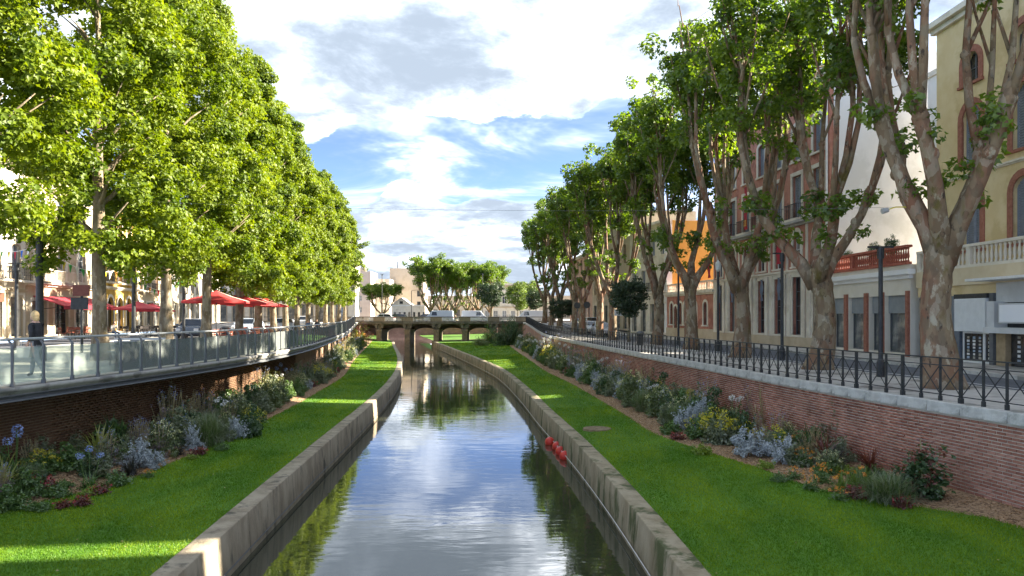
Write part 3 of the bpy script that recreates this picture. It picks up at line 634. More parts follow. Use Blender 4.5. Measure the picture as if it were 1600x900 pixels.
def clump_leaves(C, Rr, npc, rng, squash=.8, center=None, shell=.5):
    """leaf positions and normals for leaf clumps with centres C, radii Rr"""
    m = len(C); cnt = np.maximum(3, (npc*(Rr/Rr.mean())**2)).astype(int); idx = np.repeat(np.arange(m), cnt); n = len(idx)
    d = rng.normal(size=(n, 3)); d /= np.linalg.norm(d, axis=1, keepdims=True); u = rng.uniform(shell**3, 1, n)**(1/3)
    P = C[idx]+d*(u*Rr[idx])[:, None]*np.array([1, 1, squash]); N = .7*d+rng.normal(size=(n, 3))*.55+np.array([0, 0, .55]); return P, N

def left_tree_mesh(seed, H, rad, base, nleaf, leaf, nclump):
    rng = np.random.default_rng(seed); rr = random.Random(seed)
    # trunk
    mb = MB(); mb.smooth = True; lean = (rr.uniform(-.3, .3), rr.uniform(-.3, .3)); pts = []; rad_ = []
    for i in range(14):
        t = i/13; z = -.1+t*(H-2.5); pts.append((lean[0]*math.sin(t*3)+rr.uniform(-.05, .05)*t, lean[1]*math.sin(t*2.5)+rr.uniform(-.05, .05)*t, z)); rad_.append(.245*(1-t)**.8+.03+.10*math.exp(-t*26))
    mb.tube(pts, rad_, 14, True, .03, rr, .05); trunk = mb.mesh('trunk')
    limbs = MB(); limbs.smooth = True; tips = []
    for i in range(26):
        t = rr.uniform(.32, .95); z = t*(H-2.5); a = i*2.4+rr.uniform(-.4, .4); l = rad*(.80 if t < .75 else .45)*rr.uniform(.6, .95)
        k = min(12, int(t*13)); p0 = Vector(pts[k]); p1 = p0+Vector((math.cos(a)*l*.5, math.sin(a)*l*.5, l*.55)); p2 = p0+Vector((math.cos(a)*l, math.sin(a)*l, l*1.0))
        limbs.tube([p0, p0.lerp(p1, .5)+Vector((0, 0, -.08)), p1, p2], [.09*(1-t)+.05, .07*(1-t)+.04, .045, .015], 6); tips.append(p2)
    # crown clumps in a tall pruned volume
    C = []; Rr = []; B_ = []
    while len(B_) < 120:                       # boughs first, then leaf clumps gathered round them
        t = rng.uniform(0, 1)**.9; z = base+t*(H-base); prof = rad*min(1.0, .62+1.7*t) if t < .22 else rad*(1.0 if t < .62 else max(.14, 1-((t-.62)/.40)**1.2))
        a = rng.uniform(0, 2*math.pi); q = prof*rng.uniform(.25, 1.0)**.5*rng.uniform(.72, 1.02); B_.append((q*math.cos(a), q*math.sin(a), z, rng.uniform(.85, 1.5)*(1 if t < .8 else .7)))
    for k in range(nclump):
        b_ = B_[k % len(B_)]; g_ = rng.normal(size=3); g_ /= np.linalg.norm(g_)+.2; g_ *= b_[3]*rng.uniform(.2, 1)**.5; C.append((b_[0]+g_[0], b_[1]+g_[1], b_[2]+g_[2]*.72)); Rr.append(rng.uniform(.25, .70))
    C = np.array(C); Rr = np.array(Rr); P, N = clump_leaves(C, Rr, nleaf/nclump, rng, .75, shell=.2)
    N = N+.5*np.concatenate([P[:, :2]/(np.linalg.norm(P[:, :2], axis=1, keepdims=True)+.3), np.zeros((len(P), 1))], 1)
    crown = leaf_mesh('crown', P, N, leaf, rng, droop=.5); return trunk, limbs.mesh('limbs'), crown
def put_tree(name, meshes, mats, loc, rz, sc, label, cat, group, names=('trunk', 'limbs', 'crown')):
    root = empty(name, loc, rz, label, cat, group); root.scale = sc if isinstance(sc, tuple) else (sc, sc, sc)
    for me, mt, nm in zip(meshes, mats, names): link(nm, me, mt, root)
    return root
LT = [left_tree_mesh(11, 19.2, 3.3, 4.6, 68000, .18, 800), left_tree_mesh(12, 18.6, 3.2, 4.0, 68000, .18, 800), left_tree_mesh(13, 18.8, 2.85, 3.6, 42000, .225, 560), left_tree_mesh(14, 19.6, 2.75, 3.4, 42000, .225, 560)]
left_rows = [(-60, 20.8), (157, 27.5), (260, 34.3), (322, 41), (373, 48), (402, 55), (428, 62), (447, 69), (464, 76), (481, 83), (496, 90), (508, 97), (519, 104), (529, 111), (538, 118)]
rt = random.Random(4)
for i, (px, Y) in enumerate(left_rows):
    x = (px-800)*Y/1150; k = (0, 1, 0, 1)[i] if i < 4 else 2+(i % 2)
    put_tree('plane_tree', LT[k], (M_barkL, M_barkL, M_leafL), (x, Y, zl(Y)), rt.uniform(0, 6.28), (1, 1, rt.uniform(.92, 1.05)*(1.0 if i != 5 else 1.12)), 'tall leafy plane tree in the left row, %s to the viewer' % ORD[i], 'tree', 'tall plane trees along the left promenade')

def pollard_mesh(seed, H, fork, spread, rt_, nl, nclump_per, npc, leaf, a0=0.0, dense_from=.42, tufts=3, sub=3, crownz=None, crad=.62):
    rng = np.random.default_rng(seed); rr = random.Random(seed)
    tr = MB(); tr.smooth = True; pts = []; rd = []; lx, ly = rr.uniform(-.12, .12), rr.uniform(-.12, .12)
    for i in range(18):
        t = i/17; pts.append((lx*math.sin(t*3.2)*2, ly*math.sin(t*2.7)*2, -.1+t*(fork+.35))); rd.append(rt_*(1-.20*t)*(1+.35*math.exp(-t*9))*(1+(.16 if .80 < t < .97 else 0))*(1+rr.uniform(-.03, .03)))
    tr.tube(pts, rd, 20, True, .03, rr, .05)
    limbs = []; C = []; Rr = []
    top = Vector(pts[-1])
    for i in range(nl):
        a = a0+2*math.pi*i/nl+rr.uniform(-.3, .3); sp = spread*rr.uniform(.75, 1.2); kz = rr.uniform(2.0, 3.4); mb = MB(); mb.smooth = True
        dx, dy = math.cos(a), math.sin(a); r0 = rt_*rr.uniform(.50, .64)
        k = top+Vector((dx*sp, dy*sp, kz)); side = Vector((-dy, dx, 0))*rr.uniform(-.25, .25)
        path = [top+Vector((dx*rt_*.2, dy*rt_*.2, -.75)), top+Vector((dx*sp*.28, dy*sp*.28, kz*.08))+side*.4, top+Vector((dx*sp*.62, dy*sp*.62, kz*.42))+side, top+Vector((dx*sp*.9, dy*sp*.9, kz*.78))+side*.6, k, k+Vector((dx*.1, dy*.1, .45))]
        mb.tube(path, [r0*1.15, r0*1.0, r0*.82, r0*.72, r0*.80, r0*.45], 12, True, .06, rr, .06); mb.sphere(k, r0*.92, 8, 6, (1, 1, .9))
        if rr.random() < .7: q = path[2].lerp(path[3], rr.random()); mb.sphere(q+Vector((rr.uniform(-.1, .1), rr.uniform(-.1, .1), -.05)), r0*.85, 8, 6)
        ns = rr.choice([sub, sub, sub+1])
        for s in range(ns):
            b = a+rr.uniform(-1.3, 1.3) if s else a; l = H-k.z; out = rr.uniform(.10, .30)*l*.55; e = k+Vector((math.cos(b)*out, math.sin(b)*out, l*rr.uniform(.72, .98))); m1 = k.lerp(e, .35)+Vector((math.cos(b)*.35, math.sin(b)*.35, -.1))
            m2 = k.lerp(e, .68)+Vector((rr.uniform(-.2, .2), rr.uniform(-.2, .2), 0)); rs = r0*rr.uniform(.38, .52)
            mb.tube([k+Vector((0, 0, -.15)), k.lerp(m1, .5)+Vector((math.cos(b)*.12, math.sin(b)*.12, 0)), m1, m2, e], [rs*1.15, rs, rs*.85, rs*.55, .02], 7, True, .05, rr)
            if rr.random() < .6: mb.sphere(m1, rs*1.25, 7, 5)
            # secondary shoots
            br = [(k.lerp(m1, .5), m1, m2, e)]
            for w in range(2):
                b2 = rr.uniform(0, 6.28); q0 = m1 if w == 0 else m2; ll = l*(.48 if w == 0 else .26); e2 = q0+Vector((math.cos(b2)*ll*.35, math.sin(b2)*ll*.35, ll)); q1 = q0.lerp(e2, .4)+Vector((math.cos(b2)*.15, math.sin(b2)*.15, 0))
                mb.tube([q0, q1, e2], [rs*.55, rs*.4, .015], 6); br.append((q0, q1, q1.lerp(e2, .5), e2))
            for path_ in br:
                for c in range(nclump_per):
                    t = rr.uniform(dense_from, 1.05); seg = min(2, int(t*3)); u = t*3-seg; p = path_[seg].lerp(path_[seg+1], min(u, 1.1)); g_ = .30+.35*t; cp_ = p+Vector((rr.gauss(0, g_), rr.gauss(0, g_), rr.gauss(0, .35))); mb.tube([p-Vector((0, 0, .35)), cp_], [.022, .008], 3, False); C.append(cp_); Rr.append(rr.uniform(.45, 1.15)*crad)
        for c in range(tufts):
            q = path[rr.choice([2, 3, 4, 4])]; C.append(q+Vector((rr.gauss(0, .35), rr.gauss(0, .35), rr.uniform(-.1, .5)))); Rr.append(rr.uniform(.22, .5))
        limbs.append(mb.mesh('limb'))
    C = np.array([tuple(c) for c in C]); Rr = np.array(Rr); P, N = clump_leaves(C, Rr, npc, rng, .85, shell=.35)
    return [tr.mesh('trunk')]+limbs+[leaf_mesh('crown', P, N, leaf, rng, droop=.6)]
def put_pollard(name, ms, loc, rz, sc, label, group, leafm=None, cat='tree'):
    names = ['trunk']+['limb']*(len(ms)-2)+['crown']; mats = [M_barkR]*(len(ms)-1)+[leafm or M_leafR]
    return put_tree(name, ms, mats, loc, rz, sc, label, cat, group, names)
PR = [pollard_mesh(21, 16.5, 4.0, 1.9, .45, 5, 4, 70, .21, 2.75, .56, 5), pollard_mesh(22, 16.5, 3.7, 1.9, .43, 4, 5, 74, .21, 2.9, .42, 6), pollard_mesh(23, 16.8, 3.6, 1.7, .42, 4, 6, 66, .22, .4, .36, 5),
      pollard_mesh(24, 16.0, 3.9, 1.7, .40, 4, 6, 66, .23, 1.9, .34, 5), pollard_mesh(26, 16.5, 3.8, 1.7, .38, 4, 6, 58, .25, .9, .22, 6), pollard_mesh(27, 16.2, 4.0, 1.7, .35, 3, 8, 58, .26, 2.1, .18, 7)]
right_rows = [(1474, 20.7, 0, 0), (1277, 28, 1, 0), (1156, 36, 2, 0), (1080, 45, 3, .5), (1026, 53, 4, 1.0), (957, 63, 4, 2.2), (937, 71, 5, 3.9), (911, 80, 4, 3.0), (897, 88, 5, 4.5), (874, 97, 4, 1.2), (861, 106, 5, 5.0), (850, 116, 4, .7)]
for i, (px, Y, k, rz) in enumerate(right_rows):
    x = (px-800)*Y/1150; hs = rt.uniform(.97, 1.05)
    put_pollard('pollarded_plane_tree', PR[k], (x, Y, zr(Y)-.02), rz, (1, 1, hs), 'pollarded plane tree with mottled bark in the right row, %s to the viewer' % ORD[i], 'pollarded plane trees along the right quay')
# plane trees beyond the bridge
PF = [pollard_mesh(31, 13.8, 2.6, 2.0, .36, 5, 6, 50, .32, .3, .42, 2, 3, crad=.75), pollard_mesh(32, 12.6, 2.4, 2.3, .36, 5, 6, 50, .32, 1.3, .40, 2, 3, crad=.75)]
far_pl = [(672, 150, 0), (690, 160, 1), (712, 152, 0), (730, 163, 1), (748, 154, 1), (765, 168, 0), (702, 172, 1), (738, 175, 0)]
for i, (px, Y, k) in enumerate(far_pl):
    put_pollard('pollarded_plane_tree', PF[k], ((px-800)*Y/1150, Y, 4.16), rt.uniform(0, 6), (1, 1, rt.uniform(.88, 1.06)), 'bare-limbed plane tree in the clump beyond the bridge, %s from its left edge' % ['first', 'third', 'fifth', 'sixth', 'seventh', 'eighth', 'fourth', 'second'][i], 'plane trees in the clump beyond the bridge', M_leafR)
put_pollard('pollarded_plane_tree', PF[1], ((597-800)*150/1150, 150, 4.16), .4, (.95, .95, .62), 'short round-topped plane tree beyond the left end of the bridge', None, M_leafR)
def round_tree(seed, H, rad, stem, n, leaf):
    rng = np.random.default_rng(seed); rr = random.Random(seed); mb = MB(); mb.smooth = True
    mb.tube([(0, 0, -.1), (.03, .02, stem*.5), (0, 0, stem+.6), (.05, 0, H*.75)], [.13, .10, .09, .03], 8)
    for i in range(7): a = i*.9; mb.tube([(0, 0, stem+.1*i), (math.cos(a)*rad*.5, math.sin(a)*rad*.5, stem+rad*.5+.1*i), (math.cos(a)*rad*.8, math.sin(a)*rad*.8, stem+rad+.1*i)], [.05, .035, .01], 5)
    m = 80; d = rng.normal(size=(m, 3)); d /= np.linalg.norm(d, axis=1, keepdims=True); q = rng.uniform(.3, 1, m)**.5*.86
    C = d*q[:, None]*np.array([rad, rad, (H-stem)/2])+np.array([0, 0, (H+stem)/2]); P, N = clump_leaves(C, rng.uniform(.25, .5, m)*rad/1.6, n/m, rng)
    return [mb.mesh('trunk'), leaf_mesh('crown', P, N, leaf, rng, droop=.4)]
RT = round_tree(41, 5.2, 1.7, 1.9, 9000, .15); RL = round_tree(42, 9.0, 2.9, 2.0, 9000, .26)
for px, Y, me, sc, mt, lab in ((983, 58, RT, (1.0, 1.0, 1.0), M_leafD, 'small dark round-headed tree between the right-row plane trunks'), (878, 92, RT, (1.25, 1.25, .8), M_leafD, 'low dark bushy tree behind the far right plane trunks'),
                               (838, 128, RT, (1.3, 1.3, 1.15), M_leafD, 'dark round tree at the right end of the bridge'), (768, 140, RT, (1.75, 1.75, 1.5), M_leafD, 'dark round tree behind the middle of the bridge'),
                               (809, 150, RL, (.95, .95, .95), M_leafY, 'bright lime green tree beyond the right part of the bridge'), (828, 190, RL, (1.1, 1.1, 1.2), M_leafY, 'lime green tree furthest back on the right'), (785, 215, RL, (1.1, 1.1, 1.45), M_leafR, 'green tree rising behind the pale building beyond the bridge')):
    x = (px-800)*Y/1150; put_tree('round_tree', me, (M_barkL, mt), (x, Y, zr(Y) if Y < 124 else 4.17), rt.uniform(0, 6), sc, lab, 'tree', None, ('trunk', 'crown'))

# ================================================================ BED PLANTS
PL = {}
def fol(c1, c2, tr=.3, t=(1.5, 1.5, .6)): return lm('plant_%s_%s' % (c1, c2), c1, c2, tr, t)
G_mid = fol((0.0568, 0.1216, 0.0227), (0.1216, 0.2106, 0.0454)); G_dark = fol((0.0292, 0.068, 0.0194), (0.0648, 0.1296, 0.0324)); G_grey = fol((0.1296, 0.162, 0.0892), (0.243, 0.2754, 0.162)); G_lime = fol((0.1485, 0.2295, 0.0162), (0.27, 0.351, 0.0338)); G_silver = fol((.30, .34, .34), (.52, .56, .58), .15, (1, 1, 1))
G_red = fol((.10, .022, .018), (.19, .055, .035)); G_black = fol((.03, .03, .028), (.06, .055, .05)); G_tan = fol((0.2592, 0.2268, 0.1134), (0.4374, 0.3564, 0.1944)); G_purple = fol((0.1458, 0.1216, 0.1378), (0.2592, 0.1944, 0.2106)); G_yel = fol((.55, .48, .01), (.72, .66, .04), .3, (1.2, 1.1, .5))
G_blue = fol((.20, .30, .62), (.38, .46, .75), .3, (1, 1, 1)); G_white = fol((.70, .70, .64), (.85, .85, .8), .3, (1, 1, 1)); G_orange = fol((.65, .22, .02), (.8, .4, .03), .3, (1.2, 1, .5)); G_crim = fol((.38, .02, .03), (.5, .04, .06), .3, (1.2, 1, .8)); G_var = fol((.22, .27, .06), (.45, .47, .16))
def mound(rng, n, rx, h, leaf, shape=OVAL, faces=OVAL_F, pointy=.0, ncl=26):
    """leafy bush: clumps of leaves of uneven size and reach, with loose shoots standing out of the outline"""
    ncl = int(ncl*1.7); d = rng.normal(size=(ncl, 3)); d[:, 2] = np.abs(d[:, 2]); d /= np.linalg.norm(d, axis=1, keepdims=True); q = rng.uniform(.15, 1.0, ncl)**.7*rng.uniform(.8, 1.12, ncl)
    az = np.arctan2(d[:, 1], d[:, 0]); lob = 1+.22*np.sin(2*az+rng.uniform(0, 6))+.12*np.sin(5*az+rng.uniform(0, 6))
    C = d*(q*lob)[:, None]*np.array([rx, rx, h])
    if pointy: C[:, :2] *= (1-pointy*np.minimum(1, C[:, 2:3]/h))
    C[:, 2] = np.maximum(C[:, 2], .05); P, N = clump_leaves(C, rng.uniform(.09, .30, ncl)*rx, n*.86/ncl, rng, 1.05, shell=.15)
    ns = 26; k = int(n*.14/ns)+2; a = rng.uniform(0, 6.28, ns); e = rng.uniform(.2, 1.35, ns); L_ = rng.uniform(.95, 1.35, ns); t = rng.uniform(.55, 1, (ns, k))
    dirs = np.stack([np.cos(a)*np.cos(e)*rx, np.sin(a)*np.cos(e)*rx, np.sin(e)*h], 1); S = (dirs[:, None, :]*(L_[:, None]*t)[:, :, None]).reshape(-1, 3)+rng.normal(size=(ns*k, 3))*leaf*.35
    P = np.concatenate([P, S]); N = np.concatenate([N, rng.normal(size=(ns*k, 3))+np.array([0, 0, .4])]); P[:, 2] = np.maximum(P[:, 2], .01); N[:, 2] += .3
    return leaf_mesh('foliage', P, N, leaf, rng, shape, faces)
def blades(rng, n, L, w, spread=.9, curl=.6, base=.08, up=0.0, seg=4):
    a = rng.uniform(0, 2*math.pi, n); el = rng.uniform(.1, 1, n)*spread; l = L*rng.uniform(.65, 1.1, n); V = []; b0 = rng.normal(size=(n, 2))*base
    out = np.zeros((n, (seg+1)*2, 3)); dx, dy = np.cos(a), np.sin(a)
    for k in range(seg+1):
        t = k/seg; th = el*(.55+curl*t*1.2); r = l*t*np.sin(np.minimum(th, 2.2)); z = up+l*t*np.cos(np.minimum(th, 2.2)); ww = w*(1-t**2.2)*.5+.001
        cx, cy_ = b0[:, 0]+dx*r, b0[:, 1]+dy*r
        for q, s in ((0, -1), (1, 1)): out[:, k*2+q, 0] = cx-dy*s*ww; out[:, k*2+q, 1] = cy_+dx*s*ww; out[:, k*2+q, 2] = np.maximum(z, .01)
    fq = np.array([(2*k, 2*k+1, 2*k+3, 2*k+2) for k in range(seg)]); F = (np.arange(n)[:, None, None]*((seg+1)*2)+fq[None]).reshape(-1, 4); return npmesh('leaves', out.reshape(-1, 3), F)
def balls(rng, C, r, n, leaf):
    C = np.array(C); P, N = clump_leaves(C, np.full(len(C), r), n, rng, .8, shell=.7); return leaf_mesh('flowers', P, N+0, leaf, rng, OVAL, OVAL_F)
def stems(pts, r=.006):
    mb = MB()
    for p in pts: mb.tube([(p[0]*.25, p[1]*.25, 0), (p[0]*.75, p[1]*.75, p[2]*.6), p], r, 4, False)
    return mb.mesh('stems')
def top_pts(rng, n, rx, z0, z1): a = rng.uniform(0, 6.28, n); q = np.sqrt(rng.uniform(0, 1, n))*rx; return [(q[i]*math.cos(a[i]), q[i]*math.sin(a[i]), rng.uniform(z0, z1)*(1-.35*(q[i]/rx)**2)) for i in range(n)]
def plant_kinds():
    r = np.random.default_rng(77); K = {}
    def reg(key, name, desc, cat, parts): K[key] = (name, desc, cat, parts)
    for v in (0, 1):
        reg('silver%d' % v, 'silver_shrub', ('silvery feathery mound plant', 'tall silvery feathery plant')[v], 'plant', [('foliage', mound(r, 4200, .42, (.55, .8)[v], .052, pointy=(.1, .45)[v]), G_silver)])
        reg('green%d' % v, 'leafy_shrub', ('rounded mid-green leafy shrub', 'dark green leafy shrub')[v], 'shrub', [('foliage', mound(r, 2400, .48, (.62, .85)[v], .085), (G_mid, G_dark)[v])])
        reg('grey%d' % v, 'lavender_shrub', ('grey-green fine-leaved shrub', 'loose grey-green bush')[v], 'shrub', [('foliage', mound(r, 2800, .5, (.6, .95)[v], .07, pointy=(0, .3)[v]), G_grey), ('flowers', balls(r, top_pts(r, 12, .42, .6, .95), .04, 5, .03), (G_purple, G_blue)[v])])
        p = top_pts(r, 26, .45, .55, .8); reg('yellow%d' % v, 'yellow_flowering_plant', ('green mound topped with yellow flowers', 'bushy plant covered in small yellow blooms')[v], 'plant', [('foliage', mound(r, 1900, .42, .58, .08), (G_mid, G_grey)[v]), ('flowers', balls(r, p, .075, 16, .045), G_yel)])
        p = top_pts(r, 22, .45, .8, 1.25); reg('airy%d' % v, 'airy_perennial', ('wispy purplish perennial on thin stems', 'wispy brown-grey perennial on thin stems')[v], 'plant', [('foliage', mound(r, 900, .42, .75, .055), (G_purple, G_tan)[v]), ('stems', stems(p, .007), G_tan), ('flowers', balls(r, p, .05, 7, .03), (G_blue, G_tan)[v])])
    reg('cordy', 'cordyline', 'spiky dark red cordyline', 'plant', [('leaves', blades(r, 70, .75, .035, 2.0, .30, .03, .18), G_red), ('trunk', MB().cyl(0, 0, 0, .25, .03, .03, 6).mesh('trunk'), G_tan)])
    reg('black', 'black_grass', 'dark blackish strappy grass clump', 'plant', [('leaves', blades(r, 110, .6, .024, 1.7, .5, .05), G_black)])
    reg('var', 'striped_sword_plant', 'spiky plant with cream-striped sword leaves', 'plant', [('leaves', blades(r, 60, .85, .05, 1.5, .35, .05), G_var)])
    reg('grass', 'ornamental_grass', 'dense mound of fine green grass', 'plant', [('leaves', blades(r, 900, .72, .012, 1.0, .75, .14), G_grey), ('inner_leaves', blades(r, 500, .66, .012, .9, .6, .14), G_mid)])
    p = top_pts(r, 5, .3, .45, .6); reg('lily', 'daylily', 'light green daylily clump', 'plant', [('leaves', blades(r, 150, .58, .026, 1.5, .8, .12), fol((.09, .16, .02), (.16, .24, .03))), ('flowers', balls(r, p, .05, 12, .06), G_orange)])
    p = [(.05, .04, 1.05), (-.25, .12, .92), (.22, -.15, .85)]; reg('agap', 'agapanthus', 'agapanthus with round blue flower heads', 'plant', [('leaves', blades(r, 90, .55, .032, 1.6, .8, .08), G_mid), ('stems', stems(p, .009), G_mid)]+[('flower_head', balls(r, [q], .11, 60, .05), G_blue) for q in p])
    p = [(.1, .0, .85), (-.2, .15, .95), (.15, -.25, .8), (-.1, -.2, .9)]; reg('white', 'white_flowering_plant', 'leafy plant with round white flower heads', 'plant', [('leaves', blades(r, 120, .6, .03, 1.5, .8, .1), G_mid), ('stems', stems(p, .008), G_mid)]+[('flower_head', balls(r, [q], .085, 40, .05), G_white) for q in p])
    reg('photinia', 'photinia_bush', 'upright dark shrub with reddish shoot tips', 'shrub', [('foliage', mound(r, 2000, .5, 1.05, .10, pointy=.55, ncl=34), G_dark), ('shoots', mound(r, 220, .40, 1.35, .09, pointy=.75), G_red), ('stem', MB().tube([(0, 0, 0), (.02, 0, .6), (0, .02, 1.25)], [.03, .02, .008], 6).mesh('stem'), G_tan)])
    reg('tansh', 'young_shrub', 'upright tan and green young shrub', 'shrub', [('foliage', mound(r, 1100, .40, 1.15, .085, pointy=.2, ncl=30), fol((.10, .11, .05), (.24, .20, .12))), ('stem', MB().tube([(0, 0, 0), (.02, 0, .6), (0, .02, 1.0)], [.025, .018, .008], 6).mesh('stem'), G_tan)])
    reg('palm', 'fan_leaved_bush', 'dark bush of arching fan leaves', 'shrub', [('leaves', blades(r, 170, .8, .05, 1.7, .6, .08, .1), G_dark), ('foliage', mound(r, 500, .4, .6, .13), G_mid)])
    p = top_pts(r, 16, .34, .22, .34); reg('red', 'red_bedding_plant', 'low reddish bedding plant', 'plant', [('foliage', mound(r, 700, .30, .26, .07), G_red), ('flowers', balls(r, p, .035, 6, .045), G_crim)])
    reg('lime', 'lime_ground_cover', 'low lime green cushion plant', 'plant', [('foliage', mound(r, 800, .30, .26, .065), G_lime)])
    reg('low', 'low_green_plant', 'low dark green cushion plant', 'plant', [('foliage', mound(r, 900, .34, .30, .07), G_mid)])
    p = top_pts(r, 18, .28, .3, .42); reg('orange', 'orange_bedding_plant', 'low bedding plant with orange blooms', 'plant', [('foliage', mound(r, 450, .26, .28, .06), G_mid), ('flowers', balls(r, p, .035, 8, .04), G_orange)])
    p = top_pts(r, 30, .5, .7, .95); reg('cream', 'cream_flowering_shrub', 'pale green shrub dotted with cream flowers', 'shrub', [('foliage', mound(r, 1900, .5, .75, .08), fol((.09, .13, .04), (.17, .21, .08))), ('flowers', balls(r, p, .05, 8, .045), fol((.55, .55, .28), (.7, .68, .4)))])
    return K
KIND = plant_kinds(); spots = {'left': [], 'right': []}
def plant(side, key, x, y, sc=1.0): spots[side].append((key, x, y, sc))
for key, px, py, sc in [('photinia', 1440, 778, 1.0), ('grass', 1388, 780, 1.05), ('lily', 1322, 764, .9), ('lily', 1350, 762, .8), ('cordy', 1358, 745, .95), ('lime', 1322, 742, 1.0), ('cordy', 1289, 730, .85), ('tansh', 1308, 712, 1.05), ('palm', 1268, 712, .95), ('orange', 1256, 728, 1.0),
                        ('orange', 1284, 752, .9), ('orange', 1240, 745, .8), ('silver0', 1226, 722, .95), ('yellow0', 1206, 706, 1.0), ('silver0', 1178, 712, 1.15), ('yellow1', 1150, 694, 1.1), ('lime', 1196, 728, .7), ('yellow1', 1122, 692, 1.1), ('silver1', 1100, 668, 1.0), ('yellow0', 1092, 684, .9), ('palm', 1225, 672, 1.0), ('black', 1245, 690, 1.2),
                        ('black', 1270, 698, 1.0), ('airy0', 1178, 668, 1.2), ('airy1', 1195, 676, 1.1), ('grey1', 1140, 650, 1.1), ('var', 1080, 655, 1.0), ('var', 1104, 662, .9), ('low', 1048, 676, 1.0), ('red', 1060, 684, .8), ('lime', 1098, 706, .8), ('low', 1290, 742, .8), ('low', 1218, 748, .6), ('red', 1338, 774, .7), ('red', 1410, 788, .6), ('orange', 1268, 762, .7), ('orange', 1312, 776, .7)]:
    x, y = at(px, py, 1.13); plant('right', key, x, y, sc)
for key, px, py, sc in [('var', 0, 772, 1.15), ('agap', 22, 762, 1.1), ('red', 62, 768, 1.1), ('yellow0', 62, 750, .9), ('low', 88, 770, 1.2), ('green0', 40, 775, .8), ('green0', 104, 742, 1.0), ('agap', 140, 758, .95), ('green1', 142, 745, .75), ('var', 152, 722, 1.3), ('palm', 176, 712, 1.1), ('lime', 142, 766, .7), ('red', 156, 764, .8), ('red', 98, 786, .7), ('black', 203, 738, 1.2), ('silver1', 218, 728, 1.15), ('silver0', 238, 726, .95),
                        ('low', 184, 752, 1.0), ('cream', 252, 712, 1.1), ('airy0', 262, 690, 1.2), ('tansh', 262, 676, 1.15), ('airy1', 290, 674, 1.2), ('airy0', 320, 668, 1.15), ('grey1', 284, 696, 1.15), ('silver1', 301, 700, .8), ('black', 279, 708, .9), ('grass', 322, 692, 1.25), ('grey0', 296, 688, 1.1), ('red', 310, 706, .8), ('white', 348, 668, 1.1), ('grey0', 346, 684, 1.0), ('silver0', 368, 680, 1.2), ('yellow0', 396, 664, 1.1), ('green1', 392, 676, .95), ('cream', 372, 662, 1.2), ('orange', 232, 740, .6), ('low', 346, 698, .7), ('lime', 300, 712, .6), ('red', 130, 782, .6), ('low', 60, 790, .8), ('green0', 8, 790, .9)]:
    x, y = at(px, py, 1.16); plant('left', key, x, y, sc)
rp = random.Random(8)
for y in np.arange(17.2, 27, .62):
    for _ in range(2):
        e = xbr(y)+1.0; x = rp.uniform(e, max(e+.2, xwr(y)-.25)); plant('right', rp.choice(['low', 'grey0', 'green0', 'airy1', 'lily', 'green1', 'cream', 'black', 'airy0', 'low']) if y > 18.5 else 'low', x, y, rp.uniform(.6, .95))
for y in np.arange(15.2, 29, .55):
    for _ in range(2):
        e = xbl(y)-.5; x = rp.uniform(xrl(y)-WLX+.25, e); plant('left', rp.choice(['low', 'grey0', 'green0', 'airy1', 'grass', 'green1', 'cream', 'grey1', 'airy0']), x, y, rp.uniform(.6, .95))
seqs = {'left': ['grey0', 'green0', 'low', 'white', 'grey1', 'agap', 'green1', 'grey0', 'yellow1', 'cream', 'low', 'airy0', 'silver0', 'cream', 'green0', 'grey1', 'green0', 'airy0', 'grey0', 'cream', 'tansh', 'airy1'], 'right': ['silver0', 'yellow0', 'grey1', 'white', 'green1', 'cream', 'airy0', 'lily', 'white', 'silver1', 'grass', 'green0', 'airy0', 'cream', 'black', 'low', 'green0', 'grey0', 'airy1', 'green1']}
for side, y, w in (('left', 29.5, 1.5), ('right', 26.5, 2.2)):
    i = 0
    while y < 100:
        for row in range(4 if side == 'right' else 3):
            key = seqs[side][(i*7+rp.randrange(3)) % len(seqs[side])]; i += 1; t = (row+.5+rp.uniform(-.3, .3))/(4 if side == 'right' else 3)
            if side == 'left': e = xbl(y)-.50; x = e-t*(1.3); 
            else: e = xbr(y)+.85; x = e+t*(xwr(y)-e-.35)
            if row == 0 and key in ('airy0', 'airy1', 'tansh', 'grey1'): key = rp.choice(['low', 'lime', 'silver0', 'red', 'low'])
            plant(side, key, x, y+rp.uniform(-.3, .3), rp.uniform(.85, 1.25)*(1.0 if y < 60 else 1.25))
        y += .84+(y-27)*.024
for side in ('left', 'right'):
    byk = {}
    for s in spots[side]: byk.setdefault(s[0], []).append(s)
    for key, lst in byk.items():
        lst.sort(key=lambda s: s[2]); name, desc, cat, parts = KIND[key]
        for i, (k, x, y, sc) in enumerate(lst):
            z = zbed_l(x, y) if side == 'left' else zbed_r(x, y)
            lab = '%s in the %s bed, %s of its kind' % (desc, side, ORD[i]) if len(lst) > 1 else '%s in the %s bed' % (desc, side)
            root = empty(name, (x, y, z-.01), rp.uniform(0, 6.28), lab, cat, '%s plants of the %s bed' % (desc.split(' with ')[0], side)); s_ = sc*rp.uniform(.95, 1.15)*(1.08 if side == 'right' else .92); root.scale = (s_, s_, s_*rp.uniform(.82, 1.28))
            if len(parts) == 1:
                link(parts[0][0], parts[0][1], parts[0][2], root)
            else:
                for nm, me, mt in parts:
                    o_ = link(nm, me, mt, root)
                    if nm in ('flowers', 'shoots', 'stems'): o_['kind'] = 'stuff'
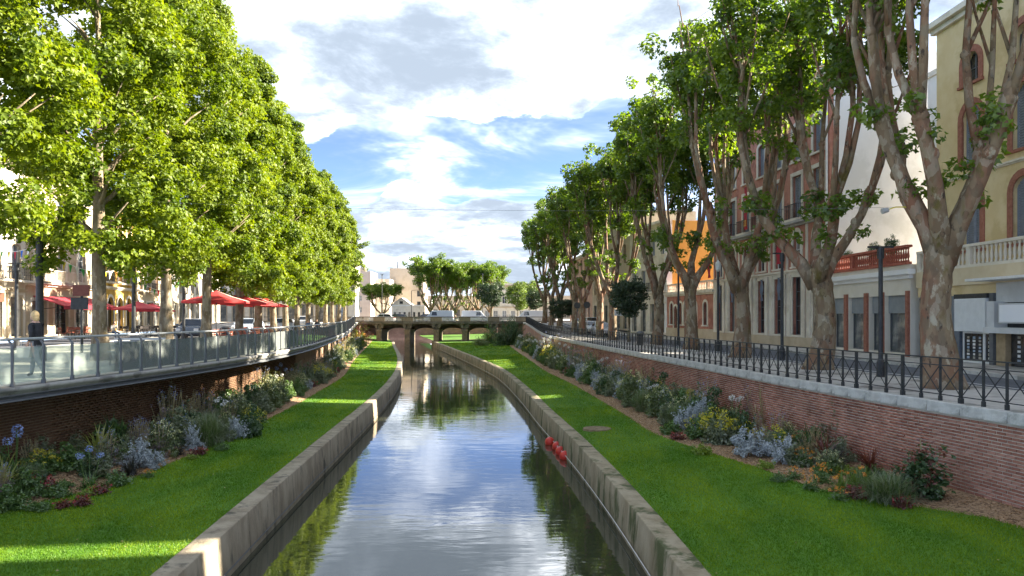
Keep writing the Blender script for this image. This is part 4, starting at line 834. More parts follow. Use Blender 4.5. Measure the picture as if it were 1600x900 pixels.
# big shrubs at the ends of the beds
def big_bush(name, label, x, y, z, rx, h, n, leaf, mt, seed, extra=None):
    r = np.random.default_rng(seed); root = empty(name, (x, y, z), 0, label, 'shrub'); link('foliage', mound(r, n, rx, h, leaf, ncl=70), mt, root)
    mb = MB()
    for i in range(6): a = i*1.05; mb.tube([(0, 0, 0), (math.cos(a)*rx*.3, math.sin(a)*rx*.3, h*.4), (math.cos(a)*rx*.6, math.sin(a)*rx*.6, h*.7)], [.05, .035, .01], 5)
    link('stems', mb.mesh('stems'), G_tan, root)
    if extra: tag(link('flowers', balls(r, top_pts(r, 40, rx*.9, h*.7, h*1.05), .12, 16, .08), extra, root), kind='stuff')
big_bush('dark_bush', 'large dark rounded bush in front of the right end of the bridge', -.3, 105, 1.1, 2.4, 3.5, 10000, .17, G_dark, 51)
big_bush('red_leaved_bush', 'reddish and lime bush at the far end of the left railing', -20.6, 98, 1.3, 1.9, 3.3, 5000, .16, fol((.16, .05, .035), (.28, .12, .08)), 52, G_lime)
big_bush('lime_bush', 'bright lime bush beside the reddish bush on the left', -19.6, 95, 1.2, 1.1, 2.0, 2600, .13, G_lime, 53, G_orange)
big_bush('pale_bush', 'pale green bush left of the large dark bush near the bridge', -4.4, 104, 1.1, 1.1, 1.2, 2600, .12, fol((.12, .16, .05), (.2, .25, .09)), 54)
big_bush('green_bush', 'green bush against the bridge behind the pale bush', -3.4, 111, 1.1, 1.3, 2.6, 3000, .15, G_mid, 55)

# ---------------------------------------------------------------- grass blades, mulch chips
def grass(name, fa, fb, seed, label):
    r = np.random.default_rng(seed); P = []
    for (y0, y1, dens) in ((10.5, 16, 1500), (16, 23, 1000), (23, 34, 520), (34, 52, 240), (52, 80, 120), (80, 118, 50)):
        ys_ = np.linspace(y0, y1, 24)
        for a, b in zip(ys_[:-1], ys_[1:]):
            ym = (a+b)/2; xa, xb = fa(ym), fb(ym); n = int(dens*(b-a)*abs(xb-xa)); y = r.uniform(a, b, n); t = r.uniform(-.004, 1.004, n)
            sl = (fa(b)-fa(a))/(b-a); P.append(np.stack([xa+(xb-xa)*t+sl*(y-ym), y, t, np.full(n, 1.0+max(0, ym-14)/26)], 1))
    P = np.concatenate(P); n = len(P); z = np.where(True, 0, 0)+(ZCURB-.02)+.14*P[:, 2]
    a = r.uniform(0, 6.28, n); h = r.uniform(.022, .05, n)*(.8+.2*P[:, 3]); w = r.uniform(.006, .011, n)*P[:, 3]; lx = r.normal(size=n)*.018; ly = r.normal(size=n)*.018
    V = np.zeros((n, 3, 3)); V[:, 0, 0] = P[:, 0]-np.cos(a)*w; V[:, 0, 1] = P[:, 1]-np.sin(a)*w; V[:, 1, 0] = P[:, 0]+np.cos(a)*w; V[:, 1, 1] = P[:, 1]+np.sin(a)*w; V[:, 0, 2] = V[:, 1, 2] = z-.004
    V[:, 2, 0] = P[:, 0]+lx; V[:, 2, 1] = P[:, 1]+ly; V[:, 2, 2] = z+h
    o = link(name, npmesh(name, V.reshape(-1, 3), np.arange(n*3).reshape(-1, 3)), lm('grass_blade', (.088, .205, .006), (.175, .315, .010), .35, (1.3, 1.3, .5), gloss=.02, patch=(.6, (.62, .74, .8), (1.65, 1.22, 1.1), (1.5, .5, 1)))); tag(o, label, 'grass', kind='stuff')
grass('grass_left', lambda y: xcl(y)-.01, lambda y: xbl(y), 1, 'short mown grass of the left lawn')
grass('grass_right', lambda y: xcr(y)+.01, lambda y: xbr(y), 2, 'short mown grass of the right lawn')
def chips(name, side, seed, label):
    r = np.random.default_rng(seed); n = 16000; y = 12+(r.uniform(0, 1, n)**1.6)*50; t = r.uniform(0, 1, n)**1.2
    P = np.zeros((n, 3))
    for i in range(n):
        if side < 0: e = xbl(y[i])+.05; P[i] = (e-t[i]*1.4, y[i], 0); P[i, 2] = zbed_l(P[i, 0], y[i])+.006
        else: e = xbr(y[i])-.05; P[i] = (e+t[i]*1.9, y[i], 0); P[i, 2] = zbed_r(P[i, 0], y[i])+.006
    N = r.normal(size=(n, 3))*.35+np.array([0, 0, 1]); o = link(name, leaf_mesh(name, P, N, .055, r, OVAL*np.array([1.2, 1, 1]), OVAL_F), lm('bark_chip', (.26, .14, .06), (.56, .38, .22), 0, gloss=.01)); tag(o, label, 'mulch', kind='stuff')
def litter(name, label, seed):
    r = np.random.default_rng(seed); P = []
    for k in range(200):
        y = 11.5+r.uniform(0, 1)**1.5*45
        if k % 2: x = r.uniform(xbl(y), xcl(y)); t = (xcl(y)-x)/(xcl(y)-xbl(y))
        else: x = r.uniform(xcr(y), xbr(y)); t = (x-xcr(y))/(xbr(y)-xcr(y))
        P.append((x, y, ZCURB-.02+.14*t+.045))
    P = np.array(P); N = r.normal(size=P.shape)*.3+np.array([0, 0, 1]); o = link(name, leaf_mesh(name, P, N, .045, r, OVAL, OVAL_F), lm('litter_leaf', (.22, .14, .05), (.42, .34, .16), .1)); tag(o, label, 'leaves', kind='stuff')
litter('fallen_leaves', 'small fallen leaves and daisies scattered on the lawns', 12)
chips('mulch_left', -1, 3, 'tan bark mulch along the edge of the left bed')
chips('mulch_right', 1, 4, 'tan bark mulch along the edge of the right bed')
# ================================================================ BUILDINGS
M_pane = pm('window_glass', (.035, .045, .055), (.07, .085, .10), .06, .7, spec=.8)
M_paned = pm('dark_glass', (.018, .02, .022), (.05, .05, .05), .08, 1.5, spec=.7)
M_shopgl = pm('shop_glass', (.10, .11, .11), (.28, .27, .24), .08, .9, spec=.8, fac=(.45, .6))
M_curt = pm('curtained_glass', (.16, .16, .15), (.34, .33, .30), .12, 3, spec=.7, stretch=(4, 1, .2))
M_white = pm('white_paint', (.70, .69, .66), (.78, .77, .74), .6, 5)
M_shutter = pm('blue_grey_shutter', (.22, .25, .31), (.27, .30, .36), .6, 6)
M_shutbr = pm('brown_shutter', (.20, .12, .07), (.26, .16, .1), .6, 6)
M_brickt = pm('brick_trim', (.27, .10, .06), (.36, .15, .10), .85, 9, .4, 40)
M_cream = pm('cream_stone', (.64, .58, .47), (.71, .65, .54), .85, 1.2, .15, 14, c3=(.54, .48, .38), s3=.5)
M_cream2 = pm('warm_stone', (.46, .37, .25), (.54, .445, .315), .85, 1.2, .15, 14, c3=(.42, .33, .22), s3=.6)
M_ochre = pm('ochre_render', (.66, .51, .27), (.72, .58, .34), .9, .9, .1, 20, c3=(.58, .44, .22), s3=.5)
M_whitew = pm('white_render', (.74, .73, .70), (.80, .79, .76), .9, .5, .05, 20, c3=(.67, .66, .62), s3=.35)
M_orange = pm('orange_render', (.62, .34, .07), (.66, .38, .09), .9, .6)
M_yellow = pm('yellow_arcade_render', (.60, .38, .07), (.66, .44, .11), .85, 1.0, c3=(.5, .31, .06), s3=.7)
M_pink = pm('pink_render', (.50, .30, .20), (.57, .36, .25), .9, .7, c3=(.44, .26, .18), s3=.4)
M_beige = pm('beige_render', (.52, .43, .32), (.57, .48, .37), .9, .5, c3=(.47, .39, .29), s3=.3)
M_ltgrey = pm('light_grey_panel', (.55, .55, .53), (.62, .62, .60), .6, 2)
M_greyp = pm('mid_grey_panel', (.22, .24, .25), (.27, .29, .3), .5, 2)
M_brickw = pm('brick_facade', (.42, .18, .125), (.50, .235, .165), .9, 2.5, .35, 30, c3=(.30, .12, .085), s3=.8)
M_rooft = pm('roof_tile', (.33, .17, .11), (.42, .23, .15), .9, 3)
_WM = {}
def win_mesh(w, h, style, var=0):
    key = (round(w, 2), round(h, 2), style, var)
    if key in _WM: return _WM[key]
    f = MB(); t = .06; y0, y1 = -.05, .0
    f.box(0, t, y0, y1, 0, h); f.box(w-t, w, y0, y1, 0, h); f.box(t, w-t, y0, y1, 0, t); f.box(t, w-t, y0, y1, h-t, h)
    p = MB(); p.add([(0, .012, 0), (w, .012, 0), (w, .012, h), (0, .012, h)], [(0, 1, 2, 3)])
    sh = None
    if style in ('sash', 'sashd'):
        f.box(w/2-.035, w/2+.035, y0, y1, t, h-t); n = max(2, int(h/.9))
        for i in range(1, n): z = h*i/n; f.box(t, w/2-.035, y0+.01, y1, z-.018, z+.018); f.box(w/2+.035, w-t, y0+.01, y1, z-.018, z+.018)
    elif style in ('shop',):
        n = max(1, int(w/1.1)); 
        for i in range(1, n): f.box(w*i/n-.025, w*i/n+.025, y0, y1, t, h-t)
        f.box(t, w-t, y0+.005, y1, .78*h-.02, .78*h+.02)
    elif style in ('shut', 'shutb'):
        sh = MB(); g = .012
        for a, b in ((t*.6, w/2-g), (w/2+g, w-t*.6)):
            sh.box(a, a+.06, -.10, -.055, .02, h-.02); sh.box(b-.06, b, -.10, -.055, .02, h-.02); n = int(h/.11)
            for i in range(n): z = .04+(h-.08)*i/n; sh.add([(a+.06, -.062, z), (b-.06, -.062, z), (b-.06, -.095, z+.085), (a+.06, -.095, z+.085)], [(0, 1, 2, 3)])
    fm = f.mesh('window'); pmh = p.mesh('pane'); smh = sh.mesh('shutter') if sh else None; _WM[key] = (fm, pmh, smh); return _WM[key]
def facade_mesh(W, H, ops, rev=.28, depth=8, sides=True, ins=0):
    """front wall with real openings (u0,u1,z0,z1,arch,style) and reveals, plus sides, back and roof"""
    mb = MB(); us = sorted({0, W}|{o[0] for o in ops}|{o[1] for o in ops}); zs = sorted({0, H}|{o[2] for o in ops}|{o[3] for o in ops})
    for a, b in zip(us[:-1], us[1:]):
        for c, d in zip(zs[:-1], zs[1:]):
            mu, mz = (a+b)/2, (c+d)/2
            if any(o[0] < mu < o[1] and o[2] < mz < o[3] for o in ops): continue
            mb.add([(a, 0, c), (b, 0, c), (b, 0, d), (a, 0, d)], [(0, 1, 2, 3)])
    for o in ops:
        u0, u1, z0, z1 = o[:4]
        mb.add([(u0, 0, z0), (u0, rev, z0), (u0, rev, z1), (u0, 0, z1)], [(3, 2, 1, 0)]); mb.add([(u1, 0, z0), (u1, rev, z0), (u1, rev, z1), (u1, 0, z1)], [(0, 1, 2, 3)])
        mb.add([(u0, 0, z0), (u1, 0, z0), (u1, rev, z0), (u0, rev, z0)], [(0, 1, 2, 3)]); mb.add([(u0, 0, z1), (u1, 0, z1), (u1, rev, z1), (u0, rev, z1)], [(3, 2, 1, 0)])
        if o[4]:
            n = 10; cx = (u0+u1)/2; r = (u1-u0)/2; zc = z1-o[4]; arc = [(cx-r*math.cos(math.pi*i/n), zc+o[4]*math.sin(math.pi*i/n)) for i in range(n+1)]
            for p, q in zip(arc[:-1], arc[1:]):
                for yy in (.0005,): mb.add([(p[0], yy, p[1]), (q[0], yy, q[1]), (q[0], yy, z1), (p[0], yy, z1)], [(0, 1, 2, 3)])
                mb.add([(p[0], 0, p[1]), (q[0], 0, q[1]), (q[0], rev-.03, q[1]), (p[0], rev-.03, p[1])], [(3, 2, 1, 0)])
    if sides:
        mb.add([(0, 0, 0), (0, depth, 0), (0, depth, H), (0, 0, H)], [(3, 2, 1, 0)]); mb.add([(W, 0, 0), (W, depth, 0), (W, depth, H), (W, 0, H)], [(0, 1, 2, 3)])
        mb.add([(0, depth, 0), (W, depth, 0), (W, depth, H), (0, depth, H)], [(3, 2, 1, 0)]); mb.add([(0, 0, H), (W, 0, H), (W, depth, H), (0, depth, H)], [(0, 1, 2, 3)])
    return mb.mesh('wall')
STY = {'sash': (M_white, M_pane, None), 'sashd': (M_grey, M_paned, None), 'shop': (M_grey, M_shopgl, None), 'shut': (M_white, M_pane, M_shutter), 'shutb': (M_white, M_pane, M_shutbr), 'door': (M_shutbr, M_paned, None)}
def building(name, label, loc, rz, W, depth, H, wall, ops, rev=.28, cat='building', surround=None):
    root = empty(name, loc, rz, label, cat); link('wall', facade_mesh(W, H, ops, rev, depth), wall, root)
    for o in ops:
        var = int(abs(o[0]*7.3+o[2]*3.1)*10) % 3; fm, pmh, smh = win_mesh(o[1]-o[0], o[3]-o[2], o[5], var); st = STY[o[5]]
        w_ = link('window' if o[5] not in ('door',) else 'door', fm, st[0], root, (o[0], rev-.02, o[2])); link('pane', pmh, (st[1], M_curt, M_paned)[var] if o[5] in ('sash', 'shut', 'shutb', 'sashd') else st[1], w_)
        if smh: link('shutter', smh, st[2], w_)
        if surround and (len(o) < 7 or o[6]):
            t, mat_ = surround; mb = MB(); u0, u1, z0, z1, ar = o[:5]; zc = z1-ar
            mb.box(u0-t, u0, -.05, .06, z0, zc); mb.box(u1, u1+t, -.05, .06, z0, zc)
            if ar:
                n = 10; cx = (u0+u1)/2; r = (u1-u0)/2
                for i in range(n):
                    a0_, a1_ = math.pi*i/n, math.pi*(i+1)/n; k = 1+t/r; k2 = 1+t/ar
                    P = [(cx-r*math.cos(a0_), zc+ar*math.sin(a0_)), (cx-r*math.cos(a1_), zc+ar*math.sin(a1_)), (cx-r*k*math.cos(a1_), zc+ar*k2*math.sin(a1_)), (cx-r*k*math.cos(a0_), zc+ar*k2*math.sin(a0_))]
                    mb.prism(P, -.05, .03)
            else: mb.box(u0-t, u1+t, -.06, .05, z1, z1+t)
            mb.box(u0-t-.05, u1+t+.05, -.12, .05, z0-.12, z0); mb.build('surround', mat_, root)
    return root
def band(root, name, W, z0, z1, out, mat, u0=0.0): 
    mb = MB(); h = (z1-z0); mb.prism([(u0-.03, z0), (W+.03, z0), (W+.03, z1), (u0-.03, z1)], -out*.5, .05) if h < .12 else (mb.box(u0-out*.4, W+out*.4, -out*.45, .05, z0, z0+h*.45), mb.box(u0-out, W+out, -out, .05, z0+h*.45, z1)); return mb.build(name, mat, root)
def balcony(root, u0, u1, z, out, mat_slab, mat_iron, fancy=True):
    mb = MB(); mb.bbox(u0, u1, -out, .02, z-.16, z, .02); b = mb.build('balcony', mat_slab, root); m = MB(); n = int((u1-u0)/.13)
    for i in range(n+1): u = u0+.04+(u1-u0-.08)*i/n; m.box(u-.009, u+.009, -out+.03, -out+.05, z, z+.92)
    for s in (u0+.04, u1-.04):
        for k in range(1, int(out/.14)): m.box(s-.009, s+.009, -out+.04+k*.14, -out+.058+k*.14, z, z+.92)
        m.box(s-.015, s+.015, -out+.03, 0, z+.92, z+.95)
    m.box(u0+.02, u1-.02, -out+.02, -out+.06, z+.92, z+.96); m.box(u0+.02, u1-.02, -out+.025, -out+.055, z+.08, z+.10)
    if fancy:
        for i in range(int((u1-u0)/.4)):
            c = (u0+.25+i*.4, -out+.04, z+.5); m.tube([(c[0]+.13*math.cos(k*.7), c[1], c[2]+.13*math.sin(k*.7)) for k in range(10)], .01, 4)
    m.build('balcony_rail', mat_iron, b)
def balustrade(root, u0, u1, y, z, h, mat, name='balustrade', step=.26, ped=2.6, r=.07):
    b = MB(); b.box(u0, u1, y-.12, y+.12, z, z+.12); b.build('plinth', mat, root)
    b = MB(); b.bbox(u0-.03, u1+.03, y-.15, y+.15, z+h-.12, z+h, .02); b.build('handrail', mat, root)
    me = MB(); me.smooth = True; hh = h-.24; me.lathe([(r, 0), (r, hh*.08), (r*.55, hh*.15), (r*1.15, hh*.38), (r*.9, hh*.55), (r*.5, hh*.82), (r, hh*.92), (r, hh)], 8); me = me.mesh('baluster'); me.materials.append(mat)
    n = int((u1-u0)/step); k = max(1, int(ped/step))
    for i in range(n+1):
        u = u0+.1+(u1-u0-.2)*i/n
        if i % k == 0: m = MB(); m.box(u-.11, u+.11, y-.13, y+.13, z+.12, z+h-.12); m.build('pedestal', mat, root)
        else: link('baluster', me, None, root, (u, y, z+.12))

def along_right(ya, yb, off=0.0):
    """origin and rotation for a facade on the right side from far end yb to near end ya (left to right as seen from the street)"""
    A = Vector((xfr(yb)+off, yb, 0)); B = Vector((xfr(ya)+off, ya, 0)); d = B-A; return A, math.atan2(d.y, d.x), d.length
# --- ochre building, near right: shop floor with terrace balustrade, upper floors set back
A, rz, W = along_right(20.9, 36.0, 1.25); z0 = 3.2
ops = []
for k, u in enumerate((2.0, 5.3, 8.6, 11.9)):
    ops += [(u, u+1.25, 5.0, 7.75, .62, 'shut'), (u, u+1.25, 8.9, 11.6, .62, 'shut'), (u+.1, u+1.15, 12.6, 14.0, .5, 'sashd')]
oc = building('ochre_building', 'ochre rendered building with brick-arched shuttered windows at the right edge', (A.x, A.y, z0), rz, W, 5, 16.2, M_ochre, ops, surround=(.30, M_brickt))
band(oc, 'cornice', W, 15.75, 16.25, .45, M_cream); band(oc, 'string_course', W, 8.35, 8.5, .12, M_cream)
band(oc, 'terrace_floor', W, 4.05, 4.15, .1, M_cream)
mb = MB(); mb.box(.4, W, -1.25, .02, 3.35, 4.1); mb.build('terrace_fascia', pm('ochre_fascia', (.58, .47, .30), (.64, .54, .36), .85, 1), oc)
balustrade(oc, .45, W, -1.12, 4.1, 1.0, M_cream, step=.27, ped=4.0)
# shop fronts below (local u of this facade)
mb = MB(); mb.box(.4, W, -1.15, -.02, 2.9, 3.35); mb.build('shop_lintel', M_ochre, oc)
_before = set(c.name for c in oc.children)
mb = MB(); mb.bbox(.9, 2.95, -1.42, -1.0, 1.35, 2.75, .02); mb.build('sign_panel', pm('blank_sign', (.62, .63, .62), (.68, .69, .68), .5, 3), oc)
mb = MB(); mb.box(.85, 3.0, -1.40, -1.05, 2.76, 2.95); mb.build('rolled_awning', M_iron, oc)
mb = MB(); mb.box(.5, .85, -1.15, -.1, 0, 2.9); mb.build('pillar', pm('slate_paint', (.10, .12, .15), (.13, .15, .18), .5), oc)
mb = MB(); mb.box(3.02, 3.25, -1.3, -.1, 0, 2.95); mb.build('pillar', M_grey, oc)
mb = MB(); mb.box(3.3, 3.85, -1.2, -.1, 0, 1.3)
mb.build('stone_pillar', pm('tan_block_stone', (.33, .24, .13), (.42, .31, .18), .85, 4, .3), oc)
sf = MB(); t = .07
for a, b in ((.95, 2.35), (2.35, 2.95)):
    sf.box(a, a+t, -1.06, -.98, 0, 1.33); sf.box(b-t, b, -1.06, -.98, 0, 1.33); sf.box(a, b, -1.055, -.985, 1.26, 1.33); sf.box(a, b, -1.055, -.985, 0, .1)
d_ = sf.build('shop_door', M_white, oc)
mb = MB(); mb.add([(1.0, -1.02, .08), (2.95, -1.02, .08), (2.95, -1.02, 1.3), (1.0, -1.02, 1.3)], [(0, 1, 2, 3)]); mb.build('pane', M_paned, d_)
pc = MB(); rq = random.Random(6)
def cards(u0, u1, zlo, zhi, y, cols_, rows, par):
    mm = [M_white, pm('card_blue', (.25, .33, .45), (.4, .45, .5), .5, 9), pm('card_sand', (.45, .38, .28), (.3, .3, .28), .5, 9)]
    for i in range(cols_):
        for j in range(rows):
            u = u0+(u1-u0)*(i+.5)/cols_; z = zlo+(zhi-zlo)*(j+.5)/rows; w_, h_ = rq.uniform(.06, .09), rq.uniform(.04, .055); MB().box(u-w_, u+w_, y-.008, y, z-h_, z+h_).build('postcard', mm[rq.randrange(3)], par)
cards(1.1, 2.25, .15, 1.15, -1.03, 3, 7, d_); cards(2.45, 2.88, .15, 1.15, -1.03, 1, 6, d_)
mb = MB(); mb.box(3.9, 9.0, -1.0, -.9, 0, 1.35); g_ = mb.build('shop_window', M_paned, oc); cards(4.05, 6.4, .15, 1.25, -1.0, 4, 6, g_)
mb = MB(); mb.box(3.3, 9.0, -1.75, -1.0, 1.32, 1.55); mb.box(3.3, 9.0, -1.2, -1.0, 2.55, 3.35); mb.box(3.3, 3.75, -1.6, -1.0, 1.55, 2.6); mb.build('canopy_box', M_ltgrey, oc)
mb = MB(); mb.box(3.76, 9, -1.05, -1.0, 1.55, 2.55); mb.build('recess', M_iron, oc)
mb = MB(); mb.box(4.1, 6.2, -1.66, -1.6, 1.72, 2.5); s_ = mb.build('screen_frame', M_ltgrey, oc); mb = MB(); mb.box(4.16, 6.14, -1.672, -1.661, 1.78, 2.44); mb.build('white_screen', pm('blank_white_screen', (.9, .9, .9), None, .4), s_)
mb = MB(); mb.box(3.0, 9, -2.3, -1.2, 3.42, 3.52); mb.build('awning_case', M_white, oc)
for c_ in list(oc.children):
    if c_.name not in _before: c_.location.x += 2.7
MB().box(.42, 3.15, -1.1, -.1, 0, 2.9).build('shop_pier', pm('slate_wall', (.16, .18, .21), (.20, .22, .25), .6, 2), oc)
MB().box(.8, 2.8, -1.14, -1.10, .2, 2.4).build('shop_window', M_shopgl, oc)
# --- unseen blocks added outside the frame to shade the lawns but for a stripe
A, rz, W = along_right(-16, 19.1, 1.0)
ops = [(1.0+3.2*i, 2.2+3.2*i, z, z+2.2, 0, 'shut') for i in range(10) for z in (1.0, 5, 9, 12.6)]
building('unseen_shade_building', 'unseen cream building added beyond the right edge to shade the lawn', (A.x, A.y, 3.2), rz, W, 5, 15.6, M_cream, ops)
A, rz, W = along_right(19.15, 20.85, 3.0)
building('alley_sun_blocker', 'unseen block added in the alley to keep sun off the right lawn', (A.x, A.y, 3.2), rz, W, 2.5, 10.1, M_cream, [])  # added filler, tall enough to stop low sun through the gap
# --- low shop row with red terracotta balustrade, and the blank white building behind it
A, rz, W = along_right(36.05, 44.5, 0.0); bays = [(.25, 1.9), (2.3, 4.15), (4.55, 5.75), (6.15, 8.15)]
ops = [(a, b, .15, 3.05, 0, 'shop') for a, b in bays]
sh = building('shop_row', 'low shop row with brick pilasters and red terracotta balustrade', (A.x, A.y, 3.2), rz, W, 5.5, 4.55, pm('shop_render', (.66, .61, .50), (.72, .67, .57), .85, 1), ops, rev=.35)
for a, b in zip([0]+[b for a, b in bays], [a for a, b in bays]+[W]):
    if b-a > .25: MB().box(a+.04, b-.04, -.12, .05, 0, 3.25).build('brick_pilaster', M_brickt, sh)
for a, b in bays: MB().box(a+.02, b-.02, .18, .26, 2.15, 3.04).build('transom_panel', M_greyp, sh)
band(sh, 'cornice', W, 3.85, 4.3, .35, M_whitew); M_terra = pm('terracotta', (.33, .09, .055), (.42, .13, .08), .8, 5, .2)
balustrade(sh, 0, W, -.05, 4.56, .95, M_terra, step=.21, ped=3.0, r=.06)
wb = building('white_building', 'tall blank white gable wall behind the shop row', (A.x+5.0, A.y-1.6, 3.2), rz, W+1.8, 8, 16.0, M_whitew, [])
MB().box(0, W+1.8, -.12, .1, 15.8, 16.1).build('parapet', M_cream, wb)
for i, (u, s_) in enumerate(((.35, .9), (3.4, 1.0), (5.2, 1.1))):
    p = Matrix.Rotation(rz, 3, 'Z') @ Vector((u, .9, 0)); x, y = A.x+p.x, A.y+p.y; r_ = np.random.default_rng(60+i)
    root = empty('topiary_bush', (x, y, 7.75), 0, 'clipped egg-shaped topiary on the shop roof terrace, %s from the left' % ['first', 'second', 'third'][i], 'shrub', 'topiaries on the shop roof terrace')
    C = r_.normal(size=(170, 3)); C /= np.linalg.norm(C, axis=1, keepdims=True); C = C*r_.uniform(.45, 1, (170, 1))*np.array([.40, .40, .72])*.85+np.array([0, 0, 1.0]); P, N = clump_leaves(C, np.full(170, .11), 22, r_); link('foliage', leaf_mesh('foliage', P, N, .055, r_, OVAL, OVAL_F), G_dark, root)
    MB().lathe([(.2, 0), (.28, .35), (.3, .38)], 12).build('pot', M_terra, root); root.scale = (s_, s_, s_)
# --- brick and stone building with banners
A, rz, W = along_right(44.55, 64.0, 0.0); ops = []; nb = 7; bw = W/nb
for i in range(nb):
    c = bw*(i+.5); ops += [(c-.62, c+.62, .75, 4.6, 0, 'sashd'), (c-.55, c+.55, 5.3, 7.6, .55, 'sash'), (c-.62, c+.62, 8.5, 11.3, 0, 'shut'), (c-.58, c+.58, 12.3, 14.6, .25, 'shut')]
bk = building('brick_building', 'red brick and cream stone building hung with red banners', (A.x, A.y, 3.2), rz, W, 9, 17.2, M_brickw, ops, surround=(.26, M_cream))
MB().box(-.02, W+.02, -.10, .02, 0, .62).build('stone_plinth', M_cream2, bk); MB().box(W+.004, W+.09, .25, 9, 0, 18.2).build('white_gable', M_whitew, bk)
band(bk, 'cornice', W, 7.95, 8.25, .55, pm('grey_stone', (.36, .34, .31), (.44, .42, .38), .85, 2)); band(bk, 'string_course', W, 4.85, 5.1, .2, M_cream); band(bk, 'top_cornice', W, 16.7, 17.25, .5, M_cream)
for i in range(nb):
    c = bw*(i+.5); balcony(bk, c-.9, c+.9, 8.42, .5, M_cream, M_iron, False)
    for s in (-1, 1): MB().box(c+s*bw/2*.74-.26, c+s*bw/2*.74+.26, -.14, .02, .62, 4.85).build('stone_pilaster', M_cream, bk)
for i in range(nb+1): MB().box(max(0, bw*i-.12), min(W, bw*i+.12), -.08, .02, 5.1, 7.95).build('stone_pilaster', M_cream, bk)
mb = MB(); mb.tube([(W-.12, -.12, 0), (W-.12, -.12, 16.6)], .07, 8).build('drain_pipe', M_white, bk)
M_ban = pm('red_banner', (.36, .012, .03), (.44, .02, .04), .8, 2); M_gold = pm('gold_square', (.62, .36, .06), (.7, .45, .1), .7, 9)
Rm = Matrix.Rotation(rz, 4, 'Z')
def banner(u, z, w, h, label, mat, emblem=True):
    p = Rm @ Vector((u, -.62, 0)); root = empty('banner', (A.x+p.x, A.y+p.y, 3.2+z), rz, label, 'banner')
    V = []; F = []; n = 10
    for i in range(n+1):
        for j in range(4): V.append((w*(j/3-.5), .04*math.sin(i*.9+j*.8), h*i/n))
    for i in range(n):
        for j in range(3): a = i*4+j; F.append((a, a+1, a+5, a+4))
    link('cloth', npmesh('cloth', np.array(V), np.array(F), True), mat, root); MB().tube([(-w/2-.06, 0, h), (w/2+.06, 0, h)], .02, 6).build('pole', M_iron, root)
    if emblem:
        e = MB(); e.box(-w*.36, w*.36, -.07, -.05, .25, .25+w*.72); e = e.build('crest_square', M_gold, root)
        for k in range(4): MB().tube([(-w*.26+w*.52*t/6, -.078, .32+w*.13*k+.07*math.sin(math.pi*t/6)) for t in range(7)], .016, 4).build('crest_stripe', M_ban, e)
        for k in range(7): MB().box(-.05+.02*(k % 2), .05, -.055, -.047, 1.25+k*.22, 1.25+k*.22+.13).build('letter_mark', M_white, root)
banner(bw*2.98, 8.55, .62, 3.2, 'long red banner with gold crest square, nearer one on the brick building', M_ban); banner(bw*1.6, 8.35, .62, 3.0, 'long red banner with gold crest square, further one on the brick building', M_ban)
banner(bw*5.0, 5.55, .7, 1.5, 'short red banner below the cornice of the brick building', M_ban, False); banner(bw*.15, 5.3, .7, 1.6, 'short red banner at the far end of the brick building', M_ban, False)
for k, u in enumerate((1.0, 2.0, 3.0, 4.0, 5.0)): banner(bw*u, 3.1, .45, 1.5, 'slate blue hanging flag on the brick building, %s from the far end' % ['first', 'second', 'third', 'fourth', 'fifth'][k], pm('slate_cloth', (.10, .12, .17), (.13, .15, .2), .8), False)
# --- low stone annex with arched slits and parapet
A, rz, W = along_right(64.05, 75.0, 0.0)
ops = [(u, u+.75, 1.2, 3.3, .37, 'sashd') for u in (.9, 3.2, 4.4, 6.6, 8.9)]+[(1.9, 2.8, 0, 3.0, .45, 'door')]
ax = building('stone_annex', 'low brick and stone annex with arched slit windows and parapet', (A.x, A.y, 3.2), rz, W, 6, 4.3, M_brickw, ops, surround=(.22, M_cream)); MB().box(-.02, W+.02, -.10, .02, 0, .85).build('stone_plinth', M_cream2, ax)
band(ax, 'cornice', W, 3.95, 4.3, .35, M_cream); balustrade(ax, 0, W, .1, 4.31, .9, M_cream, step=.34, ped=2.4)
# --- tall house with orange gable
A, rz, W = along_right(75.05, 85.0, 0.0); ops = [(u, u+1.1, z, z+2.3, 0, 'shut') for u in (1.0, 3.6, 6.2, 8.8) for z in (4.6, 8.3)]+[(u, u+1.4, .2, 3.2, 0, 'shop') for u in (.8, 3.4, 6.0, 8.6)]
oh = building('orange_gabled_house', 'cream house with a bright orange side wall above the annex', (A.x, A.y, 3.3), rz, W, 8, 11.8, M_cream, ops, surround=(.16, M_cream)); band(oh, 'cornice', W, 11.3, 11.8, .4, M_cream); MB().box(W+.005, W+.05, .6, 8, 4.5, 11.7).build('orange_gable', M_orange, oh); MB().box(W-.5, W+.08, -.06, .5, 0, 11.3).build('corner_stones', M_whitew, oh)
for u in (1.0, 3.6, 6.2, 8.8): balcony(oh, u-.3, u+1.4, 4.5, .5, M_cream, M_iron, False)
A, rz, W = along_right(85.05, 103, 0.0); ops = [(1+2.9*i, 2.1+2.9*i, z, z+2.2, 0, 'shutb') for i in range(6) for z in (4.6, 8.0, 11.2)]+[(.8+2.9*i, 2.4+2.9*i, .2, 3.1, 0, 'shop') for i in range(6)]
b3 = building('cream_town_house', 'cream town house with brown shutters behind the far right trees', (A.x, A.y, 3.5), rz, W, 8, 14, M_cream2, ops); band(b3, 'cornice', W, 13.5, 14, .4, M_cream)
A, rz, W = along_right(103.05, 122, 0.0); ops = [(1+3.0*i, 2.1+3.0*i, z, z+2.1, 0, 'shut') for i in range(6) for z in (1.0, 4.4, 7.7)]
b4 = building('pink_town_house', 'pinkish town house at the far end of the right row', (A.x, A.y, 3.9), rz, W, 8, 10.5, M_pink, ops); band(b4, 'cornice', W, 10.1, 10.5, .35, M_cream)

